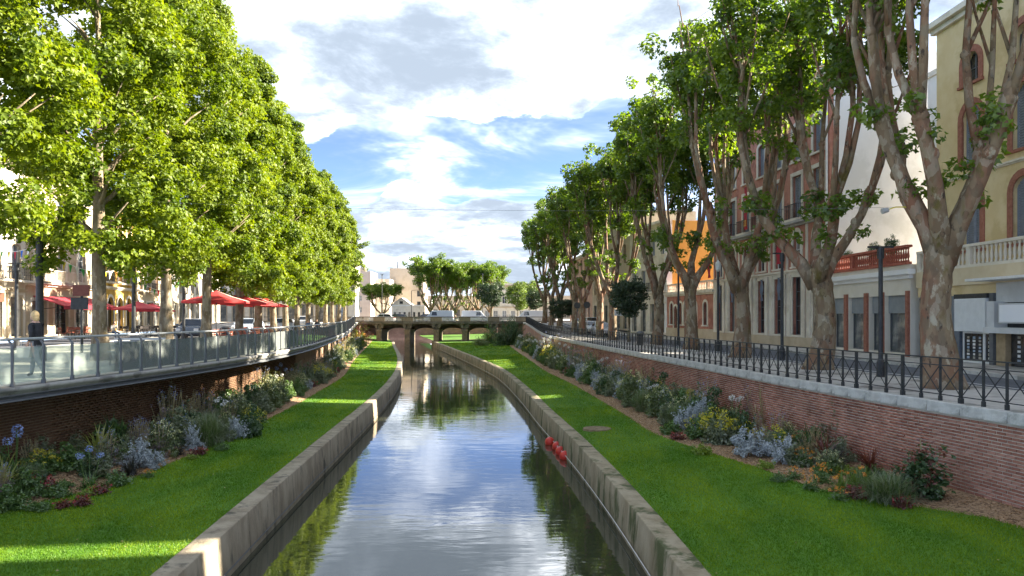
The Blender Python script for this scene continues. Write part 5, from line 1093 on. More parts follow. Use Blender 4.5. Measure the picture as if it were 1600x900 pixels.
# --- left row: facades facing the promenade
def left_at(ya, x, W, rz=math.pi/2): return (x, ya, zl(ya)), rz
def lx_(y): return xrl(y)-24.2 if y < 60 else xrl(y)-23.2
# near: cream stone house with balconies
lf = []
def left_building(name, label, ya, yb, H, wall, ops, sur=None, dep=8):
    A = Vector((lx_(ya), ya, 0)); B = Vector((lx_(yb), yb, 0)); d = B-A; r_ = building(name, label, (A.x, A.y, zl(ya)), math.atan2(d.y, d.x), d.length, dep, H, wall, ops, surround=sur); return r_, d.length
W = 15; ops = []
for i, u in enumerate((1.2, 4.2, 7.2, 10.2, 13.0)): ops += [(u, u+1.2, 4.5, 7.2, .3, 'shut'), (u, u+1.2, 8.6, 11.0, .3, 'shut'), (u-.3, u+1.5, .1, 3.1, 0, 'shop')]
b1, W1 = left_building('cream_stone_house', 'cream stone house with iron balconies at the left edge', 43, 58, 13.5, M_cream, ops, (.2, M_cream2))
for u in (1.2, 4.2, 7.2, 10.2, 13.0): balcony(b1, u-.6, u+1.8, 4.4, .75, M_cream, M_iron)
band(b1, 'cornice', W1, 12.9, 13.5, .5, M_cream); band(b1, 'string_course', W1, 3.5, 3.75, .15, M_cream2)
for k, u in enumerate((.2, 3.3, 6.3, 9.3, 12.3)): MB().box(u, u+.45, -.12, .03, 0, 3.5).build('stone_pilaster', M_cream2, b1)
MB().box(3.9, 5.7, -.25, .1, 2.6, 3.4).build('shop_sign', M_iron, b1); MB().box(9.9, 11.7, -.2, .1, 2.7, 3.4).build('shop_sign', pm('brown_sign', (.12, .05, .03), (.16, .07, .04), .6), b1)
ops = []
for u in (1.2, 4.6, 8.0): ops += [(u, u+1.4, 4.7, 7.6, .7, 'sash'), (u, u+1.4, 9.0, 11.6, .7, 'shut'), (u-.4, u+1.8, .1, 2.9, 0, 'sashd')]
b2, W2 = left_building('warm_stone_house', 'warm stone house with arched windows behind the second left tree', 58.05, 69, 14.5, M_cream2, ops, (.25, M_cream)); band(b2, 'cornice', W2, 13.9, 14.5, .5, M_cream); band(b2, 'balcony_band', W2, 4.1, 4.5, .5, M_cream); balcony(b2, .8, W2-.6, 4.51, .5, M_cream, M_cream, False)
ops = []
for u in (.8, 3.5, 6.2, 8.9): ops += [(u, u+1.7, .1, 3.6, .85, 'door'), (u+.2, u+1.4, 5.2, 7.7, 0, 'shutb'), (u+.2, u+1.4, 9.0, 11.2, 0, 'shutb')]
b5, W5 = left_building('yellow_arcade_house', 'golden yellow arcaded house front behind the café tables', 69.05, 81, 13, M_yellow, ops, (.25, M_cream)); band(b5, 'string_course', W5, 4.3, 4.6, .3, M_cream)
for u in (.8, 3.5, 6.2, 8.9): balcony(b5, u, u+1.7, 5.05, .5, M_cream, M_iron)
ops = [(1+3*i, 2.2+3*i, z, z+2.4, 0, 'shutb') for i in range(4) for z in (4.6, 8.2)]+[(.7+3*i, 2.6+3*i, .1, 3.2, 0, 'shop') for i in range(4)]
b6, W6 = left_building('stone_house_with_balconies', 'beige stone house with iron balconies behind the red parasols', 81.05, 95, 13.5, M_cream2, ops, (.18, M_cream))
for i in range(4): balcony(b6, .6+3*i, 2.6+3*i, 4.5, .6, M_cream, M_iron)
ops = [(1+3*i, 2.2+3*i, z, z+2.4, 0, 'shut') for i in range(9) for z in (4.6, 8.2)]+[(.7+3*i, 2.6+3*i, .1, 3.2, 0, 'shop') for i in range(9)]
left_building('far_cream_house', 'long cream house far along the left street', 95.05, 124, 13.0, M_cream, ops, (.18, M_cream2))
# --- street front closing the left street
ops = [(1+3.1*i, 2.3+3.1*i, z, z+2.3, 0, 'shut') for i in range(9) for z in (4.6, 8.0)]+[(.7+3.1*i, 2.7+3.1*i, .1, 3.2, 0, 'shop') for i in range(9)]
A_ = Vector((-58, 134, 0)); cb = building('cross_street_house', 'cream stone house closing the end of the left street', (A_.x, A_.y, 4.17), .10, 29, 8, 12.5, M_cream, ops, surround=(.18, M_cream2))
for i in range(9): balcony(cb, .6+3.1*i, 2.7+3.1*i, 4.5, .6, M_cream, M_iron, False)
MB().box(0, 6, -.9, -.02, 3.3, 3.45).build('awning', M_shutbr, cb); MB().box(12, 17, -1.2, -.02, 3.2, 3.35).build('awning', M_greyp, cb)
# --- beyond the bridge
def front(name, label, px0, px1, pytop, Y, wall, ops, dep=10, sur=None):
    x0, x1 = (px0-800)*Y/1150, (px1-800)*Y/1150; H = EYE+(494-pytop)*Y/1150-4.17; return building(name, label, (x0, Y, 4.17), 0, x1-x0, dep, H, wall, ops, surround=sur), x1-x0, H
b, W, H = front('beige_block', 'tall beige blank-sided block left of the far plane trees', 609, 662, 419, 205, M_beige, [(W_, W_+1.0, z, z+1.6, 0, 'sashd') for W_ in (7.6,) for z in (3.5, 6.5, 9.5)])
MB().box(2.0, 2.25, 0.5, .7, H, H+1.8).build('mast', M_grey, b)
for k in range(3): MB().box(W, W+2.2, .5, 5, 1.5+3*k, 1.7+3*k).build('balcony', M_white, b); MB().box(W+2.1, W+2.2, .5, 5, 1.7+3*k, 2.6+3*k).build('balcony_front', M_white, b)
b, W, H = front('pale_pink_block', 'pale pinkish apartment block with stepped roof terraces at left', 540, 579, 424, 190, pm('pale_pink', (.56, .44, .35), (.62, .50, .40), .9, .5), [(1.0+2.2*i, 2+2.2*i, z, z+1.4, 0, 'sash') for i in range(2) for z in (2, 5, 8)])
MB().box(3.2, 4.8, .5, 3, H, H+1.0).build('lift_house', M_beige, b)
b, W, H = front('terraced_block', 'cream block with set-back balconies between the pink and beige blocks', 579, 609, 436, 197, M_cream, [(.6+1.6*i, 1.6+1.6*i, z, z+1.5, 0, 'sashd') for i in range(3) for z in (6.3,)])
for k in range(2): MB().box(-.2, 4, -.9, .2, H-1.9-1.6*k, H-1.7-1.6*k).build('balcony', M_white, b); MB().box(-.2, 4, -.9, -.8, H-1.7-1.6*k, H-1.0-1.6*k).build('balcony_front', M_whitew, b)
b, W, H = front('gabled_house', 'small cream house with a low gable in front of the beige block', 612, 664, 477, 176, M_cream, [(.5+1.15*i, 1.05+1.15*i, .6, 2.0, 0, 'sashd') for i in range(7)])
mb = MB(); mb.prism([(0.1, H), (4.6, H), (2.3, H+1.7)], -.1, 6); g_ = mb.build('gable', M_cream, b); MB().box(1.9, 2.7, -.16, -.11, H+.35, H+1.0).build('attic_window', M_paned, g_); mb = MB(); mb.prism([(-.2, H+.02), (2.3, H+1.86), (4.8, H+.02), (4.6, H-.1), (2.3, H+1.66), (0, H-.1)], -.3, 6.2); mb.build('roof', pm('grey_roof', (.38, .35, .32), (.44, .41, .38), .9), b); band(b, 'cornice', W, H-.25, H+.05, .25, M_whitew)
b, W, H = front('classical_building', 'pale classical building with cornice beyond the right half of the bridge', 752, 842, 443, 196, M_cream, [(1.0+2.3*i, 2.1+2.3*i, z, z+1.9, 0, 'sash') for i in range(6) for z in (.6, 4.4)])
band(b, 'cornice', W, H-.9, H-.4, .5, M_cream2); band(b, 'string_course', W, 3.3, 3.6, .3, M_cream2)
b, W, H = front('long_far_row', 'long low row of far buildings closing the view', 300, 1150, 462, 262, M_cream2, [(2+4.0*i, 3.4+4.0*i, 1, 3.4, 0, 'sashd') for i in range(46)])
# ================================================================ OBJECTS
M_red = pm('parasol_red', (.52, .035, .035), (.58, .05, .045), .8, 3); M_redd = pm('parasol_wine', (.36, .03, .045), (.42, .04, .06), .8, 3); M_bag_sunlit = pm('bag_canvas_sunlit_side', (.66, .58, .46), (.72, .65, .54), .8, 3)  # last one: cloth of the bag, and painted sunlight on the red parasols
def parasol(label, x, y, r, h, mat, mat_sunlit, group):
    root = empty('parasol', (x, y, zl(y)), 0.2, label, 'parasol', group)
    MB().box(-.35, .35, -.35, .35, 0, .09).build('base', M_grey, root); MB().cyl(0, 0, .09, h, .03, .03, 8).build('pole', M_iron, root)
    V = [(0, 0, h)]; n = 8; rise = .62
    for k in range(n):
        a = 2*math.pi*(k+.5)/n; 
        for t in (.5, 1.0): V.append((r*t*math.cos(a), r*t*math.sin(a), h-rise*t-.05*math.sin(math.pi*t)))
    c = MB(); c.add(V, [(0, 1+2*k, 1+2*((k+1) % n)) for k in range(n)]+[(1+2*k, 2+2*k, 2+2*((k+1) % n), 1+2*((k+1) % n)) for k in range(n)])
    up = c.build('canopy', [mat, mat_sunlit], root); 
    for i, p in enumerate(up.data.polygons): p.material_index = 1 if (i % n) in (7, 0) and mat_sunlit is not None else 0  # pale facets on the sunward side: sunlight painted into the cloth colour
    v = MB()
    for k in range(n):
        a, b = V[2+2*k], V[2+2*((k+1) % n)]; v.add([a, b, (b[0], b[1], b[2]-.13), (a[0], a[1], a[2]-.13)], [(0, 1, 2, 3)])
        
    v.build('valance', mat, root)
    for k in range(n):
        a = 2*math.pi*(k+.5)/n; MB().tube([(0, 0, h-.75), (r*.55*math.cos(a), r*.55*math.sin(a), h-rise*.55-.06)], .012, 4).build('rib', M_iron, root)
    MB().sphere((0, 0, h+.04), .06, 6, 5).build('finial', M_iron, root)
for i, (px, Y) in enumerate(((338, 43), (374, 48.5), (396, 54), (414, 60))): parasol('red parasol with painted sunlit side, %s of the four in the row' % ORD[i].replace(' nearest', ' nearest'), (px-800)*Y/1150, Y, 1.9, 3.15, M_red, M_bag_sunlit, 'red parasols in a row on the promenade')
parasol('wine red parasol left of the golden arcade', (216-800)*62/1150, 62, 2.0, 2.9, M_redd, M_redd, 'wine red café parasols'); parasol('wine red parasol in front of the golden arcade', (238-800)*66/1150, 66, 1.9, 2.8, M_redd, M_redd, 'wine red café parasols')
# café awning
A0 = Vector((lx_(59), 59, 0)); aw = empty('awning', (A0.x, A0.y, zl(59)), math.pi/2, 'slanted wine red awning over the café front', 'awning')
mb = MB(); mb.add([(0, -.1, 3.3), (8, -.1, 3.3), (8, -2.6, 2.5), (0, -2.6, 2.5), (0, -.1, 3.24), (8, -.1, 3.24), (8, -2.6, 2.44), (0, -2.6, 2.44)], [(0, 1, 2, 3), (7, 6, 5, 4), (0, 4, 5, 1), (2, 6, 7, 3), (1, 5, 6, 2), (3, 7, 4, 0)]); mb.build('canvas', M_redd, aw)
MB().box(0, 8, -2.63, -2.58, 2.2, 2.5).build('valance', M_redd, aw)
for u in (.3, 4, 7.7): MB().tube([(u, -.1, 2.2), (u, -1.4, 2.3), (u, -2.5, 2.45)], .025, 5).build('arm', M_iron, aw)
# café tables and chairs
def chair_proto(mat, name, label, group):
    root = empty(name, (0, 0, 0), 0, label, 'chair', group)
    MB().bbox(-.21, .21, -.21, .21, .42, .46, .012).build('seat', mat, root)
    b = MB(); b.box(-.21, -.18, .18, .21, .44, .86); b.box(.18, .21, .18, .21, .44, .86); b.box(-.21, .21, .185, .205, .66, .86); b.box(-.18, .18, .185, .205, .54, .58); b.build('backrest', mat, root)
    for sx in (-1, 1):
        for sy in (-1, 1): MB().tube([(sx*.18, sy*.18, .43), (sx*.21, sy*.21, 0)], .014, 5).build('leg', M_iron, root)
    return root
def table_proto(mat, label, group):
    root = empty('cafe_table', (0, 0, 0), 0, label, 'table', group)
    MB().cyl(0, 0, .71, .74, .34, .34, 16).build('table_top', mat, root); MB().cyl(0, 0, .03, .71, .03, .03, 8).build('column', M_iron, root); MB().lathe([(.24, 0), (.22, .02), (.04, .05)], 12).build('base', M_iron, root); return root
M_wick = pm('red_brown_chair', (.22, .06, .035), (.3, .09, .05), .7, 9); M_dkch = pm('dark_chair', (.035, .03, .03), (.06, .05, .045), .7, 9)
first = {}; CN = {}
def cafe(cx, cy_, n, kind, idx, where):
    mat = M_wick if kind else M_dkch; tl = 'round café table %s, %s to the viewer' % (where, ORD[idx]); g = 'café tables %s' % where; z = zl(cy_)
    if 't%d' % kind not in first: first['t%d' % kind] = t_ = table_proto(mat, tl, g); t_.location = (cx, cy_, z)
    else: t_ = copy_tree(first['t%d' % kind], (cx, cy_, z), 0, 1, tl); t_['group'] = g
    for k in range(n):
        a = 2*math.pi*k/n+.6*idx; CN[where] = CN.get(where, -1)+1; cl = '%s café chair %s, %s to the viewer' % ('red-brown' if kind else 'dark', where, ORD[CN[where]]); g = 'chairs '+where; p = (cx+.62*math.cos(a), cy_+.62*math.sin(a), z)
        if 'c%d' % kind not in first: first['c%d' % kind] = c_ = chair_proto(mat, 'cafe_chair', cl, g); c_.location = p; c_.rotation_euler = (0, 0, a-math.pi/2)
        else: c_ = copy_tree(first['c%d' % kind], p, a-math.pi/2, 1, cl); c_['group'] = g
for i, (px, Y) in enumerate(((112, 52), (132, 53), (150, 52.5), (125, 55.5))): cafe((px-800)*Y/1150, Y, 3, 1, i, 'below the slanted awning')
for i, (px, Y) in enumerate(((205, 58), (226, 58.5), (245, 59), (215, 61.5), (238, 62), (256, 62.5), (276, 61))): cafe((px-800)*Y/1150, Y, 4, 0, i, 'in front of the golden arcade')
for i, (px, Y) in enumerate(((335, 42), (350, 44), (362, 46.5), (374, 48), (386, 50.5), (397, 53), (408, 56), (418, 58.5))): cafe((px-800)*Y/1150, Y+.4, 3, 1, i, 'under the four red parasols')
# lamp posts, poles
def lamp_post(label, x, y, z, h, kind, group, r=.075):
    root = empty('lamp_post', (x, y, z), 0, label, 'lamp', group); MB().lathe([(r*1.7, 0), (r*1.7, .5), (r*1.1, .6), (r, .65), (r*.9, h)], 12).build('post', M_iron, root)
    if kind == 'disc': MB().lathe([(.05, h), (.05, h+.25), (.55, h+.30), (.58, h+.33), (.2, h+.38)], 16).build('lamp_head', M_iron, root)
    elif kind == 'tee':
        MB().box(-.42, .42, -.05, .05, h, h+.06).build('crossbar', M_iron, root)
        MB().lathe([(r*1.5, h-.35), (r*1.5, h+.02)], 10).build('collar', M_iron, root)
    elif kind == 'arm':
        MB().tube([(0, 0, h-.1), (.1, 0, h+.1), (1.4, 0, h+.15)], .04, 6).build('arm', M_iron, root); MB().bbox(1.2, 1.9, -.12, .12, h+.08, h+.2, .03).build('lamp_head', M_grey, root)
    elif kind == 'lantern':
        MB().lathe([(.06, h), (.14, h+.1), (.17, h+.5), (.04, h+.62), (.02, h+.7)], 8).build('lantern', pm('lantern_glass', (.5, .52, .5), (.55, .57, .55), .3), root)
    return root
for k, (px, Y, h, kd) in enumerate(((1376, 24.5, 4.3, 'tee'), (1222, 34, 4.9, 'tee'), (1122, 42.5, 4.6, 'lantern'), (1060, 52, 5.0, 'lantern'))): lamp_post('dark street lamp post on the right quay, %s to the viewer' % ORD[k], (px-800)*Y/1150, Y, zr(Y)-.03, h, kd, 'dark lamp posts along the right quay')
for k, (px, Y, h, kd, r) in enumerate(((62, 27, 5.2, 'tee', .13), (209, 39, 5.0, 'disc', .10), (287, 45, 4.4, 'tee', .09), (26, 36, 4.2, 'tee', .08))): lamp_post(['thick slate post rising left of the nearest visible left trunk', 'dark post with a flat disc lamp beside the golden arcade', 'dark post holding the bunting left of the red parasols', 'thin dark pole at the left edge'][k], (px-800)*Y/1150, Y, zl(Y), h, kd, None, r)
for k, (px, Y, h, lab) in enumerate(((643, 150, 6.2, 'slim lamp with side arm beyond the left half of the bridge'), (754, 146, 9.5, 'tall slim grey pole beyond the bridge right of the plane clump'), (597, 140, 9.0, 'pale slim pole in front of the short plane tree beyond the bridge'))): lamp_post(lab, (px-800)*Y/1150, Y, 4.17, h, 'arm' if k == 0 else 'tee', None, .07)
# board sign on a post, left
Y = 33; x = (128-800)*Y/1150; r_ = empty('notice_sign', (x, Y, zl(Y)), .1, 'brown two-part notice board on a dark post, left promenade', 'sign'); MB().cyl(0, 0, 0, 3.05, .06, .06, 8).build('post', M_iron, r_); MB().bbox(-.36, .36, -.1, -.02, 2.55, 3.05, .02).build('board', pm('maroon_board', (.16, .045, .03), (.2, .06, .04), .6), r_); MB().bbox(-.45, .30, -.09, -.03, 1.95, 2.48, .02).build('board', M_iron, r_)
# bench and litter bin
Y = 25.2; x = (213-800)*Y/1150; bn = empty('park_bench', (x, Y, zl(Y)), .12, 'pale metal bench with curved legs facing the promenade', 'bench')
for k in range(5): MB().bbox(-.85, .85, -.30+.11*k, -.21+.11*k, .43, .46, .01).build('slat', M_rail, bn)
for k in range(4): MB().bbox(-.85, .85, .26+.02*k, .285+.02*k, .52+.1*k, .60+.1*k, .008).build('back_slat', M_rail, bn)
for s in (-.7, .7): MB().tube([(s, -.38, 0), (s, -.28, .40), (s, .22, .42), (s, .34, .88)], .022, 6).build('leg', M_iron, bn); MB().tube([(s, .22, .42), (s, .38, 0)], .022, 6).build('leg', M_iron, bn)
def litter_bin(label, x, y, z):
    r_ = empty('litter_bin', (x, y, z), 0, label, 'bin'); MB().lathe([(.22, .06), (.25, .85)], 14).build('body', M_iron, r_); MB().lathe([(.26, .85), (.26, .92), (.12, 1.0)], 14).build('lid', M_grey, r_)
litter_bin('dark litter bin on the right quay by the sixth plane trunk', (1000-800)*50/1150, 50, zr(50)-.02); litter_bin('dark litter bin behind the bench on the left', (215-800)*28/1150, 28, zl(28)); litter_bin('dark litter bin among the red parasols', (352-800)*50/1150, 50, zl(50))
# road signs on the right
def road_sign(label, px, Y, h, back, plate=False):
    r_ = empty('road_sign', ((px-800)*Y/1150, Y, zr(Y)-.02), 0, label, 'sign'); MB().cyl(0, 0, 0, h, .03, .03, 8).build('post', M_grey, r_)
    m = MB(); m.tube([(0, -.04, h-.3), (0, -.06, h-.3)], .32, 20); m.build('disc', M_iron if back else M_red, r_)
    if not back: m = MB(); m.tube([(0, -.062, h-.3), (0, -.068, h-.3)], .23, 18); m.build('disc_face', pm('sign_blue', (.02, .05, .25), None, .5), r_)
    if plate: MB().bbox(-.32, .32, -.06, -.04, h-1.25, h-.72, .01).build('plate', M_white, r_)
road_sign('round sign turned away, left of the pair on the right street', 902, 74, 3.4, True); road_sign('round sign turned away, right of the pair on the right street', 917, 71, 3.4, True); road_sign('red-rimmed round sign over a white plate by the right-row trunks', 966, 60, 3.3, False, True)
# buoys
M_buoy = pm('buoy_red', (.62, .045, .03), (.68, .06, .04), .35, 4)
for i, (px, py) in enumerate(((882.5, 717), (876, 709.5), (870.6, 701.5), (859, 694))):
    x, y = at(px, py+2, .0); r_ = empty('buoy', (x, y, 0), i*.7, 'red round buoy floating by the right canal edge, %s of four' % ORD[i], 'buoy', 'red buoys by the right canal edge'); m = MB(); m.smooth = True; m.sphere((0, 0, .14), .20, 20, 14); m.build('float', M_buoy, r_); MB().lathe([(.03, .30), (.03, .345), (.015, .35)], 8).build('eye', M_buoy, r_)
# manhole patch in the lawn
x, y = at(933, 670, 1.0); o = MB().lathe([(.55, .0), (.52, .075), (.05, .08)], 24).build('manhole_cover', pm('earthy_cover', (.16, .11, .06), (.26, .20, .12), .95, 8, .6, 30), None, (x, y, .95)); tag(o, 'round earth-covered access lid in the right lawn', 'cover')
# bunting
def bunting(label, pts, n, seed):
    P = []; root = empty('bunting', pts[0], 0, label, 'bunting'); L0 = Vector(pts[0]); A_, B_ = Vector(pts[0]), Vector(pts[1]); line = []
    for i in range(25): t = i/24; p = A_.lerp(B_, t); p.z -= pts[2]*4*t*(1-t); line.append(p-L0)
    MB().tube(line, .012, 4).build('string', M_white, root); rr = random.Random(seed); cols_ = [pm('flag_%d' % k, c, None, .8) for k, c in enumerate([(.65, .5, .03), (.5, .02, .04), (.04, .15, .5), (.06, .35, .08), (.75, .75, .72), (.6, .25, .04)])]
    d = (B_-A_).normalized()
    for i in range(n):
        t = (i+.5)/n*24; k = int(t); p = line[k].lerp(line[min(24, k+1)], t-k); w = .14; q = MB(); q.add([tuple(p-d*w), tuple(p+d*w), tuple(p+Vector((rr.uniform(-.05, .05), rr.uniform(-.08, .08), -.42))), tuple(p+d*0+Vector((.02, .02, -.1)))], [(0, 3, 2), (3, 1, 2), (0, 1, 3)]); q.build('pennant', rr.choice(cols_), root)
def P3(px, py, Y): return ((px-800)*Y/1150, Y, EYE+(494-py)*Y/1150)
bunting('string of coloured pennants from the left edge past the slate post', (P3(-30, 385, 36), P3(62, 382, 32), .3), 9, 1); bunting('string of coloured pennants between the slate post and the disc lamp', (P3(64, 384, 32), P3(208, 412, 39), .75), 16, 2); bunting('string of coloured pennants between disc lamp and second trunk', (P3(210, 428, 39), P3(286, 432, 45), .85), 12, 3)
# wire with hanging lamp across the canal
def wire(label, a, b, sag):
    a, b = Vector(a), Vector(b); L = []
    for i in range(41): t = i/40; p = a.lerp(b, t); p.z -= sag*4*t*(1-t); L.append(p-a)
    o = MB().tube(L, .004, 4).build('wire', M_grey, None, a); tag(o, label, 'wire')
wire('thin wire strung across the canal between the tree rows', P3(157, 311, 27.5), P3(1425, 323, 20.9), .25)
p = P3(1383, 329, 20.95); r_ = empty('hanging_lamp', p, 0, 'small silver spotlight hanging on the wire by the nearest right tree', 'lamp'); MB().tube([(-.09, 0, -.02), (.09, 0, .02)], [.085, .06], 12).build('lamp_body', M_rail, r_); MB().tube([(.09, 0, .03), (.3, 0, .10), (.62, 0, .10)], .018, 6).build('yellow_strap', pm('strap_yellow', (.6, .5, .05), None, .7), r_)

# ---------------------------------------------------------------- vehicles (length along local x, nose at +x)
M_tyre = pm('tyre', (.02, .02, .02), None, .8); M_rim = pm('rim', (.4, .4, .42), None, .4, metal=.6); M_carglass = pm('car_glass', (.02, .025, .03), None, .05, spec=.8); M_headl = pm('headlight', (.6, .62, .65), None, .1); M_tail = pm('tail_light', (.4, .01, .01), None, .3)
def vehicle(name, label, x, y, z, rz, body, L=4.1, Wd=1.74, prof='car', group=None):
    root = empty(name, (x, y, z), rz, label, 'car' if prof == 'car' else 'van', group); h = Wd/2
    if prof == 'car':
        low = [(-L/2, .35), (-L/2-.02, .62), (-L/2+.08, .88), (-L*.30, .95), (L*.20, .95), (L*.42, .84), (L/2-.04, .66), (L/2, .40), (L/2-.1, .25), (-L/2+.1, .25)]; roof = [(-L*.44, .93), (-L*.36, 1.36), (-L*.15, 1.47), (L*.06, 1.44), (L*.26, .93)]
    else:
        low = [(-L/2, .35), (-L/2, 1.05), (L*.30, 1.05), (L*.46, .98), (L/2, .70), (L/2, .38), (L/2-.1, .28), (-L/2+.1, .28)]; roof = [(-L/2+.02, 1.03), (-L/2+.06, 1.92), (-L/2+.2, 2.0), (L*.18, 2.0), (L*.24, 1.92), (L*.40, 1.03)]
    def loft(poly, w0, w1, z0, z1):
        mb = MB(); mb.smooth = False; n = len(poly); secs = [(-1, .0), (-.94, 1), (.94, 1), (1, 0)]; vs = []
        for (s, full) in secs:
            for (px_, pz) in poly:
                t = (pz-z0)/(z1-z0) if z1 > z0 else 0; w = w0+(w1-w0)*max(0, min(1, t)); cx = sum(q[0] for q in poly)/n; cz = sum(q[1] for q in poly)/n; k = 1 if full else .93; vs.append((cx+(px_-cx)*k, s*w, cz+(pz-cz)*k))
        fs = [tuple(range(n-1, -1, -1)), tuple(range(3*n, 4*n))]
        for a in range(3):
            for i in range(n): j = (i+1) % n; fs.append((a*n+i, a*n+j, (a+1)*n+j, (a+1)*n+i))
        return mb.add(vs, [tuple(reversed(f)) for f in fs])
    b = loft(low, h, h, .3, .9).build('body', body, root); zt = roof[2][1]
    loft(roof, h-.03, h-.20, .95, zt).build('cabin', body, root)
    # glass, slightly proud of the cabin faces
    g = MB(); zb, zh = (1.0, 1.36) if prof == 'car' else (1.15, 1.78)
    def side_w(z): return (h-.03)+(-.17)*max(0, min(1, (z-.95)/(zt-.95)))
    xs = [(-L*.36, -L*.10), (-L*.085, L*.12)] if prof == 'car' else [(L*.05, L*.24)]
    for s in (-1, 1):
        for k, (a, c) in enumerate(xs):
            w0, w1 = side_w(zb)+.008, side_w(zh)+.008; sh = .12 if prof == 'car' else .10; a1 = a+(.10 if k == 0 else 0); c1 = c-(sh if k == len(xs)-1 else 0)
            q = [(a, s*w0, zb), (c, s*w0, zb), (c1, s*w1, zh), (a1, s*w1, zh)]; MB().add(q, [(0, 1, 2, 3) if s < 0 else (3, 2, 1, 0)]).build('side_window', M_carglass, root)
    (fx0, fz0), (fx1, fz1) = roof[-1], roof[-2]; (bx0, bz0), (bx1, bz1) = roof[0], roof[1]
    def scr(x0, z0, x1, z1, out, nm):
        d = .014*out; p0, p1 = .12, .90; A_ = (x0+(x1-x0)*p0+d, z0+(z1-z0)*p0); B_ = (x0+(x1-x0)*p1+d, z0+(z1-z0)*p1); w0, w1 = side_w(A_[1])-.10, side_w(B_[1])-.10
        q = [(A_[0], -w0, A_[1]+.01), (A_[0], w0, A_[1]+.01), (B_[0], w1, B_[1]+.01), (B_[0], -w1, B_[1]+.01)]; MB().add(q, [(0, 1, 2, 3) if out > 0 else (3, 2, 1, 0)]).build(nm, M_carglass, root)
    scr(fx0, fz0, fx1, fz1, 1, 'windscreen')
    if prof == 'car': scr(bx0, bz0, bx1, bz1, -1, 'rear_window')
    for sx in (-.31, .31):
        for s in (-1, 1):
            w_ = MB().tube([(L*sx, s*(h-.18), .31), (L*sx, s*(h+.01), .31)], .31, 16).build('wheel', M_tyre, root); MB().tube([(L*sx, s*(h+.005), .31), (L*sx, s*(h+.022), .31)], .19, 12).build('rim', M_rim, w_)
    for s in (-1, 1):
        zf = .66; MB().bbox(L/2-.13, L/2+.012, s*.62-.16, s*.62+.16, zf-.09, zf+.09, .02).build('headlight', M_headl, root); MB().bbox(-L/2-.03, -L/2+.08, s*.66-.12, s*.66+.12, .68, .84, .01).build('tail_light', M_tail, root)
        MB().bbox(L*.19, L*.23, s*(h+.09)-.09, s*(h+.09)+.09, .95, 1.08, .02).build('mirror', body, root)
    MB().box(L/2-.005, L/2+.016, -.26, .26, .38, .49).build('number_plate', M_white, root)
    MB().box(-L/2+.05, L/2-.05, -h+.1, h-.1, .16, .3).build('underbody', M_tyre, root)
    return root
P_wh = pm('paint_white', (.68, .69, .70), None, .25, spec=.6); P_bl = pm('paint_slate', (.06, .08, .11), None, .2, spec=.6); P_gr = pm('paint_silver', (.34, .36, .38), None, .25, spec=.6); P_dk = pm('paint_dark', (.03, .032, .035), None, .2, spec=.6); P_bv = pm('paint_pale_blue', (.42, .48, .56), None, .25, spec=.6)
def vat(px, Y): return (px-800)*Y/1150
vehicle('parked_car', 'dark slate car left of the first red parasol', vat(302, 56), 56, zl(56), -math.pi/2+.2, P_bl); vehicle('parked_car', 'pale car seen between the parasol poles', vat(388, 66), 66, zl(66), -math.pi/2, P_bv); vehicle('parked_car', 'silver car right of the red parasols', vat(438, 74), 74, zl(74), -math.pi/2, P_gr); vehicle('parked_car', 'white car far along the left promenade', vat(472, 92), 92, zl(92), -math.pi/2, P_wh)
for i, (px, Y, mt, lab) in enumerate(((934, 78, P_gr, 'silver car on the right street beside the road signs'), (886, 86, P_wh, 'white car parked behind the right railing, nearest white one'), (868, 96, P_wh, 'second white car parked behind the right railing'), (908, 90, P_dk, 'dark car parked among the right plane trunks'), (924, 100, P_wh, 'white car far back beneath the pink house'))): vehicle('parked_car', lab, max(vat(px, Y), xwr(Y)+5.6), Y, zr(Y)-.12, -math.pi/2, mt)
vehicle('delivery_van', 'white van at the right end of the bridge', vat(829, 127), 127, 4.17, math.pi, P_wh, 5.0, 1.9, 'van')
vehicle('car', 'white car crossing the bridge at its left end', vat(597, 126.5), 126.5, 4.16, math.pi, P_wh, 4.3); vehicle('car', 'dark car following the white one on the bridge', vat(619, 128.6), 128.6, 4.16, math.pi, P_dk, 4.2)
vehicle('delivery_van', 'pale blue-grey van crossing the middle of the bridge', vat(686, 126.5), 126.5, 4.16, math.pi, P_bv, 5.0, 1.9, 'van'); vehicle('car', 'black car behind the pale van on the bridge', vat(664, 129), 129, 4.16, math.pi, P_dk, 4.0)
vehicle('delivery_van', 'white boxy van on the right half of the bridge', vat(742, 128.5), 128.5, 4.16, 0, P_wh, 4.6, 1.95, 'van')

# ---------------------------------------------------------------- people
def body_mesh(J, E, Rr, root_i, name):
    me = bpy.data.meshes.new(name); me.from_pydata(J, E, []); o = bpy.data.objects.new(name, me); col.objects.link(o)
    sk = o.modifiers.new('skin', 'SKIN'); sk.use_smooth_shade = True
    for i, r in enumerate(Rr): me.skin_vertices[0].data[i].radius = (r, r) if not isinstance(r, tuple) else r
    me.skin_vertices[0].data[root_i].use_root = True
    s = o.modifiers.new('sub', 'SUBSURF'); s.levels = 2; s.render_levels = 2
    dg = bpy.context.evaluated_depsgraph_get(); ev = o.evaluated_get(dg); m2 = bpy.data.meshes.new_from_object(ev); m2.name = name
    bpy.data.objects.remove(o); return m2
M_skin = pm('skin', (.50, .30, .21), (.55, .34, .25), .6); M_hair = pm('hair_blond', (.52, .36, .16), (.62, .46, .24), .6, 30); M_hairb = pm('hair_brown', (.08, .05, .03), (.12, .08, .05), .6, 30)
